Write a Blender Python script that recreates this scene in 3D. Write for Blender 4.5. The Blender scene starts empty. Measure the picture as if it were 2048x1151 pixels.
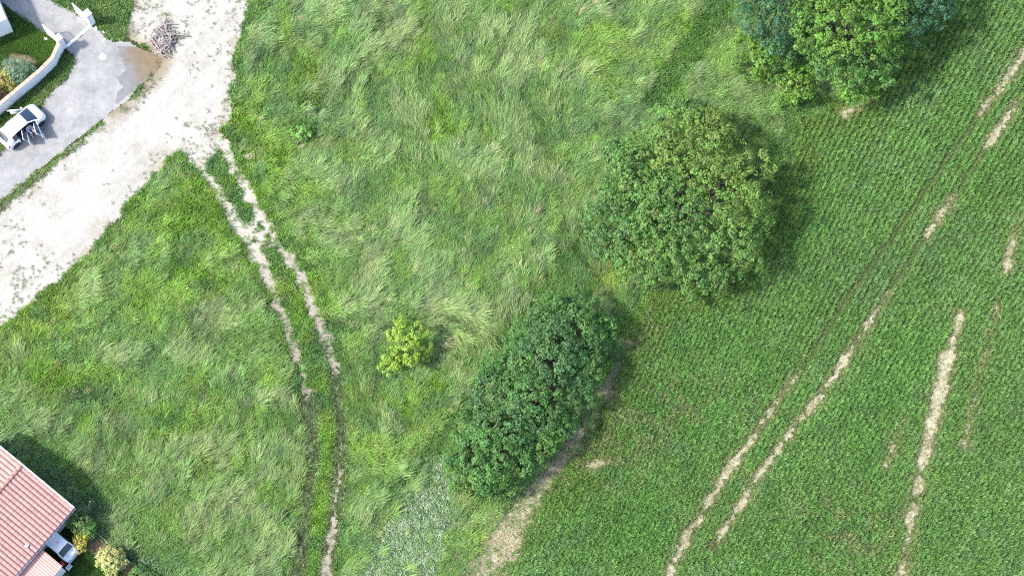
import bpy, bmesh, math, random
import numpy as np
from mathutils import Vector, Matrix

# ------------------------------------------------------------------ camera
R = math.radians
TILT = R(16.9)
H = 147.0
FPX = 4020.0                      # focal length in photo pixels (2048 wide)
scene = bpy.context.scene
cam_d = bpy.data.cameras.new('camera')
cam_d.sensor_width = 36.0
cam_d.lens = 36.0 * FPX / 2048.0
cam_d.clip_end = 6000
cam = bpy.data.objects.new('camera', cam_d)
scene.collection.objects.link(cam)
cam.location = (0, -H * math.tan(TILT), H)
cam.rotation_euler = (TILT, 0, 0)
scene.camera = cam

# ------------------------------------------------------------------ sky, sun, exposure
SUN_EL, SUN_AZ = 47.0, 187.0      # direction towards the sun: azimuth from +X, ccw
world = bpy.data.worlds.new('World')
scene.world = world
world.use_nodes = True
wn = world.node_tree.nodes
wn.clear()
sky = wn.new('ShaderNodeTexSky')
sky.sky_type = 'NISHITA'
sky.sun_disc = False
sky.sun_elevation = R(SUN_EL)
sky.sun_rotation = R(90 - SUN_AZ)
sky.dust_density = 2.0
sky.air_density = 0.8
bg = wn.new('ShaderNodeBackground')
bg.inputs[1].default_value = 0.15
wo = wn.new('ShaderNodeOutputWorld')
world.node_tree.links.new(sky.outputs[0], bg.inputs[0])
world.node_tree.links.new(bg.outputs[0], wo.inputs[0])
sun_d = bpy.data.lights.new('sun', 'SUN')
sun_d.energy = 2.4
sun_d.angle = R(4.5)
sun_d.color = (1.0, 0.965, 0.91)
sun = bpy.data.objects.new('sun', sun_d)
scene.collection.objects.link(sun)
sd = Vector((math.cos(R(SUN_EL)) * math.cos(R(SUN_AZ)), math.cos(R(SUN_EL)) * math.sin(R(SUN_AZ)), math.sin(R(SUN_EL))))
sun.rotation_euler = sd.to_track_quat('Z', 'Y').to_euler()
vs = scene.view_settings
vs.view_transform = 'Standard'
vs.look = 'None'
vs.gamma = 1.0
vs.use_curve_mapping = False
vs.exposure = 1.70
scene.cycles.use_denoising = False
scene.cycles.pixel_filter_type = 'BLACKMAN_HARRIS'
scene.cycles.filter_width = 1.15

# ------------------------------------------------------------------ helpers
col = scene.collection
rng = np.random.default_rng(7)
random.seed(7)
cT, sT = math.cos(TILT), math.sin(TILT)


def G(px, py, z=0.0):
    """photo pixel -> point of the place at height z"""
    u = (px - 1024.0) / FPX
    v = (575.5 - py) / FPX
    d = Vector((u, sT + v * cT, -cT + v * sT))
    t = (z - H) / d.z
    return Vector((d.x * t, -H * math.tan(TILT) + d.y * t, z))


def G2(pts):
    return np.array([G(*p)[:2] for p in pts])


def hash2(ix, iy, seed):
    n = (ix.astype(np.int64) * 374761393 + iy.astype(np.int64) * 668265263 + seed * 1442695041) & 0x7fffffff
    n = ((n ^ (n >> 13)) * 1274126177) & 0x7fffffff
    n = (n ^ (n >> 16)) & 0x7fffffff
    return (n % 100003) / 100003.0


def vnoise(x, y, seed=0):
    ix, iy = np.floor(x), np.floor(y)
    fx, fy = x - ix, y - iy
    fx = fx * fx * (3 - 2 * fx)
    fy = fy * fy * (3 - 2 * fy)
    a = hash2(ix, iy, seed)
    b = hash2(ix + 1, iy, seed)
    c = hash2(ix, iy + 1, seed)
    d = hash2(ix + 1, iy + 1, seed)
    return (a * (1 - fx) + b * fx) * (1 - fy) + (c * (1 - fx) + d * fx) * fy


def fbm(x, y, scale, seed=0, octv=4):
    x = np.asarray(x) / scale
    y = np.asarray(y) / scale
    s, a, t = 0, 1.0, 0
    for k in range(octv):
        s = s + a * vnoise(x + 17.3 * k, y - 9.1 * k, seed + 31 * k)
        t += a
        a *= 0.5
        x, y = x * 2.03, y * 2.03
    return s / t


def streak(x, y, ang, seed, length=1.1, sc=0.28):
    s = 0
    for k in range(-5, 6):
        q = k / 5.0 * length
        s = s + vnoise((x + np.cos(ang) * q) / sc, (y + np.sin(ang) * q) / sc, seed)
    return 0.5 + (s / 11.0 - 0.5) * 2.6


def sstep(a, b, x):
    t = np.clip((x - a) / (b - a), 0, 1)
    return t * t * (3 - 2 * t)


def poly_sd(x, y, P):
    """signed distance to polygon, negative inside"""
    x = np.asarray(x, float)
    y = np.asarray(y, float)
    d = np.full(x.shape, 1e9)
    inside = np.zeros(x.shape, bool)
    n = len(P)
    for i in range(n):
        x0, y0 = P[i]
        x1, y1 = P[(i + 1) % n]
        ex, ey = x1 - x0, y1 - y0
        t = np.clip(((x - x0) * ex + (y - y0) * ey) / (ex * ex + ey * ey + 1e-12), 0, 1)
        d = np.minimum(d, (x - x0 - t * ex) ** 2 + (y - y0 - t * ey) ** 2)
        c = ((y0 > y) != (y1 > y))
        with np.errstate(divide='ignore', invalid='ignore'):
            xi = (x1 - x0) * (y - y0) / (y1 - y0 if y1 != y0 else 1e-12) + x0
        inside ^= c & (x < xi)
    return np.sqrt(d) * np.where(inside, -1, 1)


def line_d(x, y, P, W=None):
    """distance to a polyline, minus the interpolated half width W"""
    x = np.asarray(x, float)
    y = np.asarray(y, float)
    d = np.full(x.shape, 1e9)
    for i in range(len(P) - 1):
        x0, y0 = P[i]
        x1, y1 = P[i + 1]
        ex, ey = x1 - x0, y1 - y0
        t = np.clip(((x - x0) * ex + (y - y0) * ey) / (ex * ex + ey * ey + 1e-12), 0, 1)
        q = np.sqrt((x - x0 - t * ex) ** 2 + (y - y0 - t * ey) ** 2)
        if W is not None:
            q = q - (W[i] * (1 - t) + W[i + 1] * t)
        d = np.minimum(d, q)
    return d


def tag(o, label=None, cat=None, group=None, kind=None):
    if label:
        o['label'] = label
    if cat:
        o['category'] = cat
    if group:
        o['group'] = group
    if kind:
        o['kind'] = kind
    return o


def empty(name, loc=(0, 0, 0), rz=0.0):
    o = bpy.data.objects.new(name, None)
    o.empty_display_size = 0.2
    col.objects.link(o)
    o.location = loc
    o.rotation_euler = (0, 0, rz)
    return o


def link(name, me, mat=None, parent=None, smooth=False):
    o = bpy.data.objects.new(name, me)
    col.objects.link(o)
    if mat is not None:
        me.materials.append(mat)
    if parent is not None:
        o.parent = parent
    if smooth:
        me.shade_smooth()
    return o


def np_mesh(name, V, F):
    """fast mesh: V (n,3), F (m,k) all faces with k corners"""
    me = bpy.data.meshes.new(name)
    V = np.ascontiguousarray(V, np.float32)
    F = np.ascontiguousarray(F, np.int32)
    m, k = F.shape
    me.vertices.add(len(V))
    me.vertices.foreach_set('co', V.ravel())
    me.loops.add(m * k)
    me.loops.foreach_set('vertex_index', F.ravel())
    me.polygons.add(m)
    me.polygons.foreach_set('loop_start', np.arange(0, m * k, k, dtype=np.int32))
    me.polygons.foreach_set('loop_total', np.full(m, k, np.int32))
    me.update(calc_edges=True)
    return me


def face_color(me, C, name='tint'):
    a = me.attributes.new(name, 'FLOAT_COLOR', 'FACE')
    C4 = np.ones((len(C), 4), np.float32)
    C4[:, :3] = C
    a.data.foreach_set('color', C4.ravel())


def vert_color(me, C, name='tint'):
    a = me.attributes.new(name, 'FLOAT_COLOR', 'POINT')
    C4 = np.ones((len(C), 4), np.float32)
    C4[:, :3] = C
    a.data.foreach_set('color', C4.ravel())


def pydata(name, V, F, mat=None, parent=None, smooth=False):
    me = bpy.data.meshes.new(name)
    me.from_pydata([tuple(v) for v in V], [], F)
    me.update()
    return link(name, me, mat, parent, smooth)


class MB:
    """collects boxes, tubes and prisms into one mesh"""
    def __init__(self):
        self.v, self.f = [], []

    def add(self, V, F):
        b = len(self.v)
        self.v += [tuple(p) for p in V]
        self.f += [[i + b for i in f] for f in F]
        return self

    def box(self, x0, x1, y0, y1, z0, z1, M=None):
        V = [Vector((x, y, z)) for z in (z0, z1) for y in (y0, y1) for x in (x0, x1)]
        if M is not None:
            V = [M @ p for p in V]
        return self.add(V, [[0, 2, 3, 1], [4, 5, 7, 6], [0, 1, 5, 4], [2, 6, 7, 3], [0, 4, 6, 2], [1, 3, 7, 5]])

    def tube(self, pts, rad, n=6, caps=True):
        pts = [Vector(p) for p in pts]
        if not hasattr(rad, '__len__'):
            rad = [rad] * len(pts)
        V, F = [], []
        for i, p in enumerate(pts):
            d = (pts[min(i + 1, len(pts) - 1)] - pts[max(i - 1, 0)]).normalized()
            a = d.orthogonal().normalized() if i == 0 else (a - d * a.dot(d)).normalized()
            b = d.cross(a)
            for k in range(n):
                t = 2 * math.pi * k / n
                V.append(p + (a * math.cos(t) + b * math.sin(t)) * rad[i])
        for i in range(len(pts) - 1):
            for k in range(n):
                F.append([i * n + k, i * n + (k + 1) % n, (i + 1) * n + (k + 1) % n, (i + 1) * n + k])
        if caps:
            F.append(list(range(n))[::-1])
            F.append([(len(pts) - 1) * n + k for k in range(n)])
        return self.add(V, F)

    def prism(self, P, z0, z1):
        n = len(P)
        V = [(p[0], p[1], z0) for p in P] + [(p[0], p[1], z1) for p in P]
        F = [list(range(n))[::-1], list(range(n, 2 * n))] + [[i, (i + 1) % n, n + (i + 1) % n, n + i] for i in range(n)]
        return self.add(V, F)

    def build(self, name, mat=None, parent=None, smooth=False, bevel=0.0):
        me = bpy.data.meshes.new(name)
        me.from_pydata(self.v, [], self.f)
        me.update()
        bm = bmesh.new()
        bm.from_mesh(me)
        bmesh.ops.recalc_face_normals(bm, faces=bm.faces)
        if bevel:
            bmesh.ops.bevel(bm, geom=list(bm.edges), offset=bevel, segments=2, affect='EDGES', profile=0.6)
        bm.to_mesh(me)
        bm.free()
        return link(name, me, mat, parent, smooth)


# ------------------------------------------------------------------ materials
def new_mat(name):
    m = bpy.data.materials.new(name)
    m.use_nodes = True
    nt = m.node_tree
    nt.nodes.clear()
    out = nt.nodes.new('ShaderNodeOutputMaterial')
    return m, nt, out


def N(nt, t, **kw):
    n = nt.nodes.new(t)
    for k, v in kw.items():
        setattr(n, k, v)
    return n


def noise_node(nt, scale, detail=6, rough=0.6, vec=None):
    n = N(nt, 'ShaderNodeTexNoise')
    n.inputs['Scale'].default_value = scale
    n.inputs['Detail'].default_value = detail
    n.inputs['Roughness'].default_value = rough
    if vec is not None:
        nt.links.new(vec, n.inputs['Vector'])
    return n


def ramp(nt, fac, stops):
    r = N(nt, 'ShaderNodeValToRGB')
    e = r.color_ramp.elements
    while len(e) < len(stops):
        e.new(0.5)
    for el, (p, c) in zip(e, stops):
        el.position = p
        el.color = (c[0], c[1], c[2], 1)
    nt.links.new(fac, r.inputs[0])
    return r


def mat_surface(name, stops, scale=1.0, rough=0.9, bump=0.0, bscale=20.0, fine=None, spec=0.3, tint=False, per_object=0.0, cracks=0.0):
    m, nt, out = new_mat(name)
    b = N(nt, 'ShaderNodeBsdfPrincipled')
    b.inputs['Roughness'].default_value = rough
    b.inputs['Specular IOR Level'].default_value = spec
    tc = N(nt, 'ShaderNodeTexCoord')
    n1 = noise_node(nt, scale, 8, 0.65, tc.outputs['Object'])
    c = ramp(nt, n1.outputs[0], stops).outputs[0]
    if fine:
        n2 = noise_node(nt, fine[0], 5, 0.7, tc.outputs['Object'])
        mx = N(nt, 'ShaderNodeMix', data_type='RGBA', blend_type='MULTIPLY')
        mx.inputs[0].default_value = 1.0
        r2 = ramp(nt, n2.outputs[0], [(0.3, (1 - fine[1],) * 3), (0.7, (1, 1, 1))])
        nt.links.new(c, mx.inputs[6])
        nt.links.new(r2.outputs[0], mx.inputs[7])
        c = mx.outputs[2]
    if tint:
        at = N(nt, 'ShaderNodeAttribute', attribute_name='tint')
        mx = N(nt, 'ShaderNodeMix', data_type='RGBA', blend_type='MULTIPLY')
        mx.inputs[0].default_value = 1.0
        nt.links.new(c, mx.inputs[6])
        nt.links.new(at.outputs['Color'], mx.inputs[7])
        c = mx.outputs[2]
    if per_object:
        oi = N(nt, 'ShaderNodeObjectInfo')
        r3 = ramp(nt, oi.outputs['Random'], [(0.0, (1 - per_object,) * 3), (0.25, (1, 1, 1)), (1.0, (1 + per_object * 0.4, 1 + per_object * 0.3, 1 + per_object * 0.25))])
        mx = N(nt, 'ShaderNodeMix', data_type='RGBA', blend_type='MULTIPLY')
        mx.inputs[0].default_value = 1.0
        nt.links.new(c, mx.inputs[6])
        nt.links.new(r3.outputs[0], mx.inputs[7])
        c = mx.outputs[2]
    if cracks:
        nd = noise_node(nt, 1.1, 5, 0.7, tc.outputs['Object'])
        va = N(nt, 'ShaderNodeVectorMath', operation='ADD')
        nt.links.new(tc.outputs['Object'], va.inputs[0])
        nt.links.new(nd.outputs['Color'], va.inputs[1])
        vo = N(nt, 'ShaderNodeTexVoronoi', feature='DISTANCE_TO_EDGE')
        vo.inputs['Scale'].default_value = 0.55
        nt.links.new(va.outputs[0], vo.inputs['Vector'])
        r4 = ramp(nt, vo.outputs['Distance'], [(0.0, (1 - cracks,) * 3), (0.035, (1, 1, 1))])
        mx = N(nt, 'ShaderNodeMix', data_type='RGBA', blend_type='MULTIPLY')
        mx.inputs[0].default_value = 1.0
        nt.links.new(c, mx.inputs[6])
        nt.links.new(r4.outputs[0], mx.inputs[7])
        c = mx.outputs[2]
    nt.links.new(c, b.inputs['Base Color'])
    if bump:
        n3 = noise_node(nt, bscale, 6, 0.6, tc.outputs['Object'])
        bp = N(nt, 'ShaderNodeBump')
        bp.inputs['Strength'].default_value = 1.0
        bp.inputs['Distance'].default_value = bump
        nt.links.new(n3.outputs[0], bp.inputs['Height'])
        nt.links.new(bp.outputs[0], b.inputs['Normal'])
    nt.links.new(b.outputs[0], out.inputs[0])
    return m


def mat_plain(name, c, rough=0.5, metal=0.0, var=0.12, scale=3.0, spec=0.5, coat=0.0):
    m, nt, out = new_mat(name)
    b = N(nt, 'ShaderNodeBsdfPrincipled')
    b.inputs['Roughness'].default_value = rough
    b.inputs['Metallic'].default_value = metal
    b.inputs['Specular IOR Level'].default_value = spec
    b.inputs['Coat Weight'].default_value = coat
    tc = N(nt, 'ShaderNodeTexCoord')
    n1 = noise_node(nt, scale, 6, 0.65, tc.outputs['Object'])
    r = ramp(nt, n1.outputs[0], [(0.3, tuple(x * (1 - var) for x in c)), (0.7, tuple(min(1, x * (1 + var * 0.5)) for x in c))])
    nt.links.new(r.outputs[0], b.inputs['Base Color'])
    nt.links.new(b.outputs[0], out.inputs[0])
    return m


def mat_leaf(name, instancer=False, transl=0.35, rough=0.55, gloss=0.06):
    """leaf or blade: colour from the tint attribute, some light passes through"""
    m, nt, out = new_mat(name)
    at = N(nt, 'ShaderNodeAttribute', attribute_name='tint')
    at.attribute_type = 'INSTANCER' if instancer else 'GEOMETRY'
    c = at.outputs['Color']
    if instancer:
        a2 = N(nt, 'ShaderNodeAttribute', attribute_name='var')
        mx = N(nt, 'ShaderNodeMix', data_type='RGBA', blend_type='MULTIPLY')
        mx.inputs[0].default_value = 1.0
        nt.links.new(c, mx.inputs[6])
        nt.links.new(a2.outputs['Color'], mx.inputs[7])
        c = mx.outputs[2]
    d = N(nt, 'ShaderNodeBsdfDiffuse')
    t = N(nt, 'ShaderNodeBsdfTranslucent')
    g = N(nt, 'ShaderNodeBsdfGlossy')
    g.inputs['Roughness'].default_value = rough
    nt.links.new(c, d.inputs[0])
    hs = N(nt, 'ShaderNodeHueSaturation')
    hs.inputs['Hue'].default_value = 0.485
    hs.inputs['Saturation'].default_value = 1.1
    nt.links.new(c, hs.inputs['Color'])
    nt.links.new(hs.outputs[0], t.inputs[0])
    m1 = N(nt, 'ShaderNodeMixShader')
    m1.inputs[0].default_value = transl
    nt.links.new(d.outputs[0], m1.inputs[1])
    nt.links.new(t.outputs[0], m1.inputs[2])
    m2 = N(nt, 'ShaderNodeMixShader')
    m2.inputs[0].default_value = gloss
    nt.links.new(m1.outputs[0], m2.inputs[1])
    nt.links.new(g.outputs[0], m2.inputs[2])
    nt.links.new(m2.outputs[0], out.inputs[0])
    return m


M = {}
M['thatch'] = mat_surface('thatch', [(0.3, (0.025, 0.04, 0.014)), (0.7, (0.055, 0.075, 0.026))], 0.8, 1.0, 0.05, 6, (9, 0.4), 0.1)
M['crop_soil'] = mat_surface('crop_soil', [(0.3, (0.055, 0.085, 0.030)), (0.7, (0.09, 0.12, 0.048))], 0.9, 1.0, 0.03, 8, (9, 0.4), 0.1)
M['sand'] = mat_surface('sand', [(0.25, (0.285, 0.27, 0.225)), (0.5, (0.355, 0.34, 0.297)), (0.75, (0.40, 0.388, 0.348))], 0.5, 1.0, 0.05, 5, (5.5, 0.16), 0.15, tint=True)
M['rut_sand'] = mat_surface('rut_sand', [(0.25, (0.28, 0.25, 0.20)), (0.7, (0.46, 0.43, 0.37))], 1.3, 1.0, 0.03, 7, (6, 0.35), 0.1, tint=True)
M['straw_soil'] = mat_surface('straw_soil', [(0.25, (0.27, 0.255, 0.155)), (0.7, (0.45, 0.43, 0.31))], 1.0, 1.0, 0.03, 9, (8, 0.3), 0.1)
M['asphalt'] = mat_surface('asphalt', [(0.3, (0.19, 0.193, 0.19)), (0.5, (0.255, 0.253, 0.246)), (0.72, (0.325, 0.32, 0.305))], 0.5, 0.9, 0.008, 30, (2.2, 0.2), 0.3, cracks=0.13)
M['mud'] = mat_surface('mud', [(0.3, (0.12, 0.085, 0.05)), (0.7, (0.2, 0.15, 0.09))], 0.8, 0.8, 0.01, 6, (7, 0.3), 0.3)
M['grass'] = mat_leaf('grass_blade', True, 0.32, 0.55, 0.04)
M['leaf'] = mat_leaf('leaf', False, 0.33, 0.6, 0.025)
M['bark'] = mat_surface('bark', [(0.3, (0.035, 0.03, 0.022)), (0.7, (0.085, 0.075, 0.055))], 6, 0.95, 0.02, 18)
M['white'] = mat_plain('white_paint', (0.80, 0.80, 0.79), 0.5, 0, 0.08, 1.5)
M['render'] = mat_plain('white_render', (0.78, 0.78, 0.77), 0.9, 0, 0.16, 0.9, 0.2)

# ------------------------------------------------------------------ the lay of the land (photo outlines taken to the ground)
SAND = G2([(-300, 900), (-120, 745), (0, 645), (28, 640), (75, 590), (150, 535), (200, 482), (240, 428), (292, 372), (335, 312),
           (362, 298), (395, 322), (425, 318), (447, 288), (438, 262), (462, 232), (456, 190), (472, 150), (462, 118), (488, 62), (500, 20),
           (496, -10), (505, -180), (235, -180), (262, 0), (252, 40), (246, 72), (262, 80), (294, 98), (310, 118), (304, 142), (288, 162),
           (260, 197), (205, 240), (155, 285), (104, 326), (52, 372), (0, 412), (-150, 520), (-300, 640)])
LANE = G2([(-300, 640), (-150, 516), (0, 402), (60, 352), (122, 303), (190, 250), (262, 194), (288, 160), (306, 140), (308, 120), (288, 100),
           (258, 82), (226, 84), (190, 54), (150, 24), (96, -2), (30, -40), (-60, -60), (-60, -25), (0, 6), (62, 46), (92, 70), (132, 88),
           (146, 110), (148, 128), (136, 155), (108, 178), (88, 200), (84, 216), (40, 262), (0, 308), (-150, 420), (-300, 530)])
PUDDLE = G2([(226, 88), (250, 84), (286, 98), (308, 106), (324, 120), (316, 136), (300, 156), (276, 172), (252, 190), (238, 208), (226, 216),
             (232, 196), (246, 172), (238, 156), (252, 140), (244, 118), (232, 108), (238, 98)])
GARDEN = G2([(-160, -40), (0, 10), (62, 47), (122, 84), (108, 104), (60, 142), (0, 192), (-160, 320)])
BED = G2([(-100, 260), (-100, 150), (0, 140), (20, 105), (60, 112), (78, 125), (60, 140), (0, 190)])
CROP_EDGE = [(880, 1400), (955, 1151), (1050, 1010), (1140, 925), (1215, 790), (1255, 690), (1300, 605), (1370, 575), (1470, 545), (1540, 450),
             (1575, 330), (1600, 240), (1700, 215), (1790, 150), (1870, 60), (1905, -10), (1990, -200)]
CROP = G2(CROP_EDGE + [(2500, -200), (2500, 1400)])
STRIP = G2([(930, 1180), (975, 1125), (1010, 1080), (1060, 1000), (1100, 945), (1160, 860), (1215, 770), (1250, 690)])
STRIP_W = [1.4, 1.5, 1.5, 1.3, 0.9, 0.6, 0.6, 0.7]
RUT_L = G2([(392, 318), (438, 388), (470, 440), (505, 495), (532, 545), (560, 622), (588, 690), (604, 745), (612, 792)])
RUT_LW = [0.55, 0.5, 0.62, 0.56, 0.46, 0.48, 0.44, 0.38, 0.2]
RUT_R = G2([(446, 290), (482, 362), (520, 425), (552, 482), (580, 520), (606, 565), (628, 618), (650, 675), (664, 715), (670, 745)])
RUT_RW = [0.55, 0.5, 0.58, 0.46, 0.55, 0.5, 0.46, 0.5, 0.42, 0.15]
RUT_M = G2([(478, 448), (520, 470)])
RUT_MW = [0.55, 0.75]
RUT_M2 = G2([(505, 500), (545, 490)])
RUT_B = G2([(684, 880), (678, 950), (668, 1020), (660, 1090), (648, 1160), (630, 1260)])
RUT_BW = [0.0, 0.10, 0.16, 0.26, 0.36, 0.4]
RUT_C = G2([(622, 870), (624, 930), (606, 1060), (590, 1180)])
FAINT = [(G2([(612, 790), (622, 870), (624, 930), (606, 1060), (590, 1180)]), 0.45), (G2([(670, 745), (684, 880)]), 0.4)]
# tractor lines and thin places in the crop: (points, half widths)
LINES = [
    ([(1330, 1160), (1352, 1110), (1385, 1055), (1425, 990), (1455, 940), (1500, 880), (1555, 805), (1600, 740)], [0.40, 0.40, 0.36, 0.42, 0.36, 0.32, 0.22, 0.08]),
    ([(1425, 1100), (1445, 1065), (1490, 990), (1530, 930), (1575, 870), (1620, 815), (1665, 755), (1735, 650), (1775, 585)], [0.10, 0.22, 0.26, 0.28, 0.28, 0.26, 0.26, 0.26, 0.06]),
    ([(1850, 475), (1872, 440), (1905, 395)], [0.14, 0.26, 0.28]),
    ([(1960, 230), (1985, 195), (2010, 160), (2060, 95)], [0.22, 0.32, 0.26, 0.36]),
    ([(1955, 315), (1985, 280), (2010, 240), (2032, 205)], [0.05, 0.34, 0.42, 0.26]),
    ([(1800, 1160), (1815, 1080), (1820, 1045), (1838, 960), (1850, 880), (1872, 810), (1888, 740), (1905, 680), (1922, 630)], [0.32, 0.42, 0.40, 0.40, 0.46, 0.58, 0.72, 0.50, 0.25]),
    ([(2010, 545), (2022, 490), (2034, 440)], [0.36, 0.34, 0.18]),
    ([(1930, 890), (1940, 820), (1975, 680), (1995, 600)], [0.14, 0.10, 0.06, 0.16]),
    ([(1770, 950), (1780, 910), (1805, 840)], [0.08, 0.18, 0.05]),
    ([(1690, 225), (1735, 195)], [0.42, 0.36]),
    ([(1160, 935), (1220, 920)], [0.18, 0.22]),
]
LINES = [(G2(p), w) for p, w in LINES]
FAINT_A = G2([(1425, 1100), (1490, 990), (1575, 870), (1665, 755), (1735, 650), (1775, 585), (1850, 475), (1905, 395), (1960, 310), (2032, 205)])
FAINT_B = G2([(1330, 1160), (1425, 990), (1500, 880), (1600, 740), (1690, 600), (1780, 480), (1880, 340), (1960, 230), (2060, 95)])
COVER = G2([(680, 1180), (725, 1110), (765, 1045), (815, 980), (858, 925), (900, 880), (925, 960), (915, 1030), (895, 1090), (870, 1180)])
YARD = G2([(-120, 1240), (-120, 1150), (100, 1020), (172, 1040), (190, 1062), (230, 1098), (300, 1160), (340, 1240)])
VERGE_A = G2([(120, 108), (146, 112), (148, 128), (136, 155), (108, 178), (88, 200), (84, 216), (40, 262), (0, 308), (-150, 420), (-150, 352), (0, 236), (60, 186), (104, 140)])
VERGE_B = G2([(100, -2), (150, 24), (190, 54), (226, 84), (248, 76), (252, 40), (262, 0), (235, -180), (40, -60)])
MEDIAN = G2([(-150, 518), (0, 404), (40, 372), (100, 325), (130, 300), (165, 280), (170, 286), (110, 332), (40, 390), (0, 425), (-150, 545)])
NORTHWEST = G2([(-500, 800), (-150, 520), (0, 412), (155, 285), (262, 198), (326, 118), (250, 72), (262, 0), (235, -180), (-500, -250)])
HEDGE_LINE = G2([(1150, 655), (1100, 735), (1055, 805), (1010, 870), (960, 945)])
NX0, NX1, NY0, NY1 = -49.0, 49.0, -32.0, 36.0      # the piece of land built in detail


def rut_tint(x, y):
    t = sstep(-6.0, 8.0, y + 4 * (fbm(x, y, 1.5, 13) - 0.5))
    a, c = np.array([0.74, 0.71, 0.66]), np.array([1.05, 1.05, 1.03])
    return a + (c - a) * t[:, None]


def rut_field(x, y):
    n = 0.8 * (fbm(x, y, 0.8, 11) - 0.5) + 0.9 * (fbm(x, y, 0.25, 12) - 0.5)
    d = line_d(x, y, RUT_L, RUT_LW)
    d = np.minimum(d, line_d(x, y, RUT_R, RUT_RW))
    d = np.minimum(d, line_d(x, y, RUT_M, RUT_MW))
    d = np.minimum(d, line_d(x, y, RUT_M2, [0.35, 0.3]))
    d = np.minimum(d, line_d(x, y, RUT_B, RUT_BW))
    d = np.minimum(d, line_d(x, y, G2([(490, 312), (522, 300)]), [0.35, 0.25]))
    d = np.minimum(d, line_d(x, y, G2([(470, 238), (500, 285)]), [0.25, 0.12]))
    d = np.minimum(d, line_d(x, y, G2([(612, 205), (632, 210)]), [0.1, 0.22]))
    return d + n


def line_field(x, y):
    n = 0.8 * (fbm(x, y, 0.9, 21) - 0.45) + 0.9 * (fbm(x, y, 0.25, 22) - 0.45)
    d = np.full(np.shape(x), 1e9)
    for P, W in LINES:
        d = np.minimum(d, line_d(x, y, P, W))
    return d + n


def strip_field(x, y):
    return line_d(x, y, STRIP, STRIP_W) + 2.0 * (fbm(x, y, 1.6, 31) - 0.47) + 1.4 * (fbm(x, y, 0.4, 32) - 0.45)


def sand_field(x, y):
    return poly_sd(x, y, SAND) + 1.1 * (fbm(x, y, 1.4, 41) - 0.5) + 0.5 * (fbm(x, y, 0.35, 42) - 0.5)


def lane_field(x, y):
    return poly_sd(x, y, LANE) + 0.5 * (fbm(x, y, 0.8, 51) - 0.5)


# ------------------------------------------------------------------ ground sheets
def sheet(name, field, z, cell, mat, bbox, kind='structure', zfun=None, tint=None):
    """all grid cells where field < 0, border vertices pulled onto the outline"""
    x0, x1, y0, y1 = bbox
    nx, ny = int((x1 - x0) / cell) + 1, int((y1 - y0) / cell) + 1
    gx, gy = np.meshgrid(x0 + np.arange(nx) * cell, y0 + np.arange(ny) * cell)
    f = field(gx, gy)
    keep = (f[:-1, :-1] + f[1:, :-1] + f[:-1, 1:] + f[1:, 1:]) < 0
    idx = np.arange(nx * ny).reshape(ny, nx)
    q = np.stack([idx[:-1, :-1], idx[:-1, 1:], idx[1:, 1:], idx[1:, :-1]], -1)[keep]
    jx = (hash2(gx * 1000, gy * 1000, 5) - 0.5) * cell * 0.6
    jy = (hash2(gx * 1000, gy * 1000, 6) - 0.5) * cell * 0.6
    P = np.stack([gx + jx, gy + jy, np.full_like(gx, z)], -1).reshape(-1, 3)
    if zfun is not None:
        P[:, 2] += zfun(P[:, 0], P[:, 1])
    used, inv = np.unique(q, return_inverse=True)
    me = np_mesh(name, P[used], inv.reshape(-1, 4))
    if tint is not None:
        vert_color(me, tint(P[used][:, 0], P[used][:, 1]))
    o = link(name, me, mat)
    tag(o, kind=kind)
    return o


def ground_sheet():
    xs = np.concatenate([np.linspace(-3000, -60, 14), np.linspace(-50, 50, 51), np.linspace(60, 3000, 14)])
    gx, gy = np.meshgrid(xs, xs)
    n = len(xs)
    idx = np.arange(n * n).reshape(n, n)
    q = np.stack([idx[:-1, :-1], idx[:-1, 1:], idx[1:, 1:], idx[1:, :-1]], -1).reshape(-1, 4)
    me = np_mesh('ground', np.stack([gx, gy, np.zeros_like(gx)], -1).reshape(-1, 3), q)
    return tag(link('ground', me, M['thatch']), kind='structure')


ground_sheet()
sheet('crop_field', lambda x, y: poly_sd(x, y, CROP), 0.004, 0.5, M['crop_soil'], (NX0, NX1, NY0, NY1))


def sand_tint(x, y):
    t = 0.90 + 0.14 * fbm(x, y, 2.5, 61)
    t = t * (0.86 + 0.24 * streak(x, y, np.full(x.shape, 0.80), 63, 3.0, 0.35)) * (0.92 + 0.16 * vnoise(x / 0.25, y / 0.25, 64))
    e = sstep(0.0, 1.6, -poly_sd(x, y, SAND))
    warm = sstep(0.5, 0.7, fbm(x, y, 1.2, 62)) * (1 - e) * 0.8
    damp = sstep(1.6, 0.1, np.abs(poly_sd(x, y, PUDDLE)))
    c = np.stack([t, t, t], -1)
    c = c * (1 - 0.28 * warm[:, None] * np.array([0.8, 1.0, 1.4]))
    return c * (1 - damp[:, None] * np.array([0.35, 0.42, 0.55]))


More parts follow.
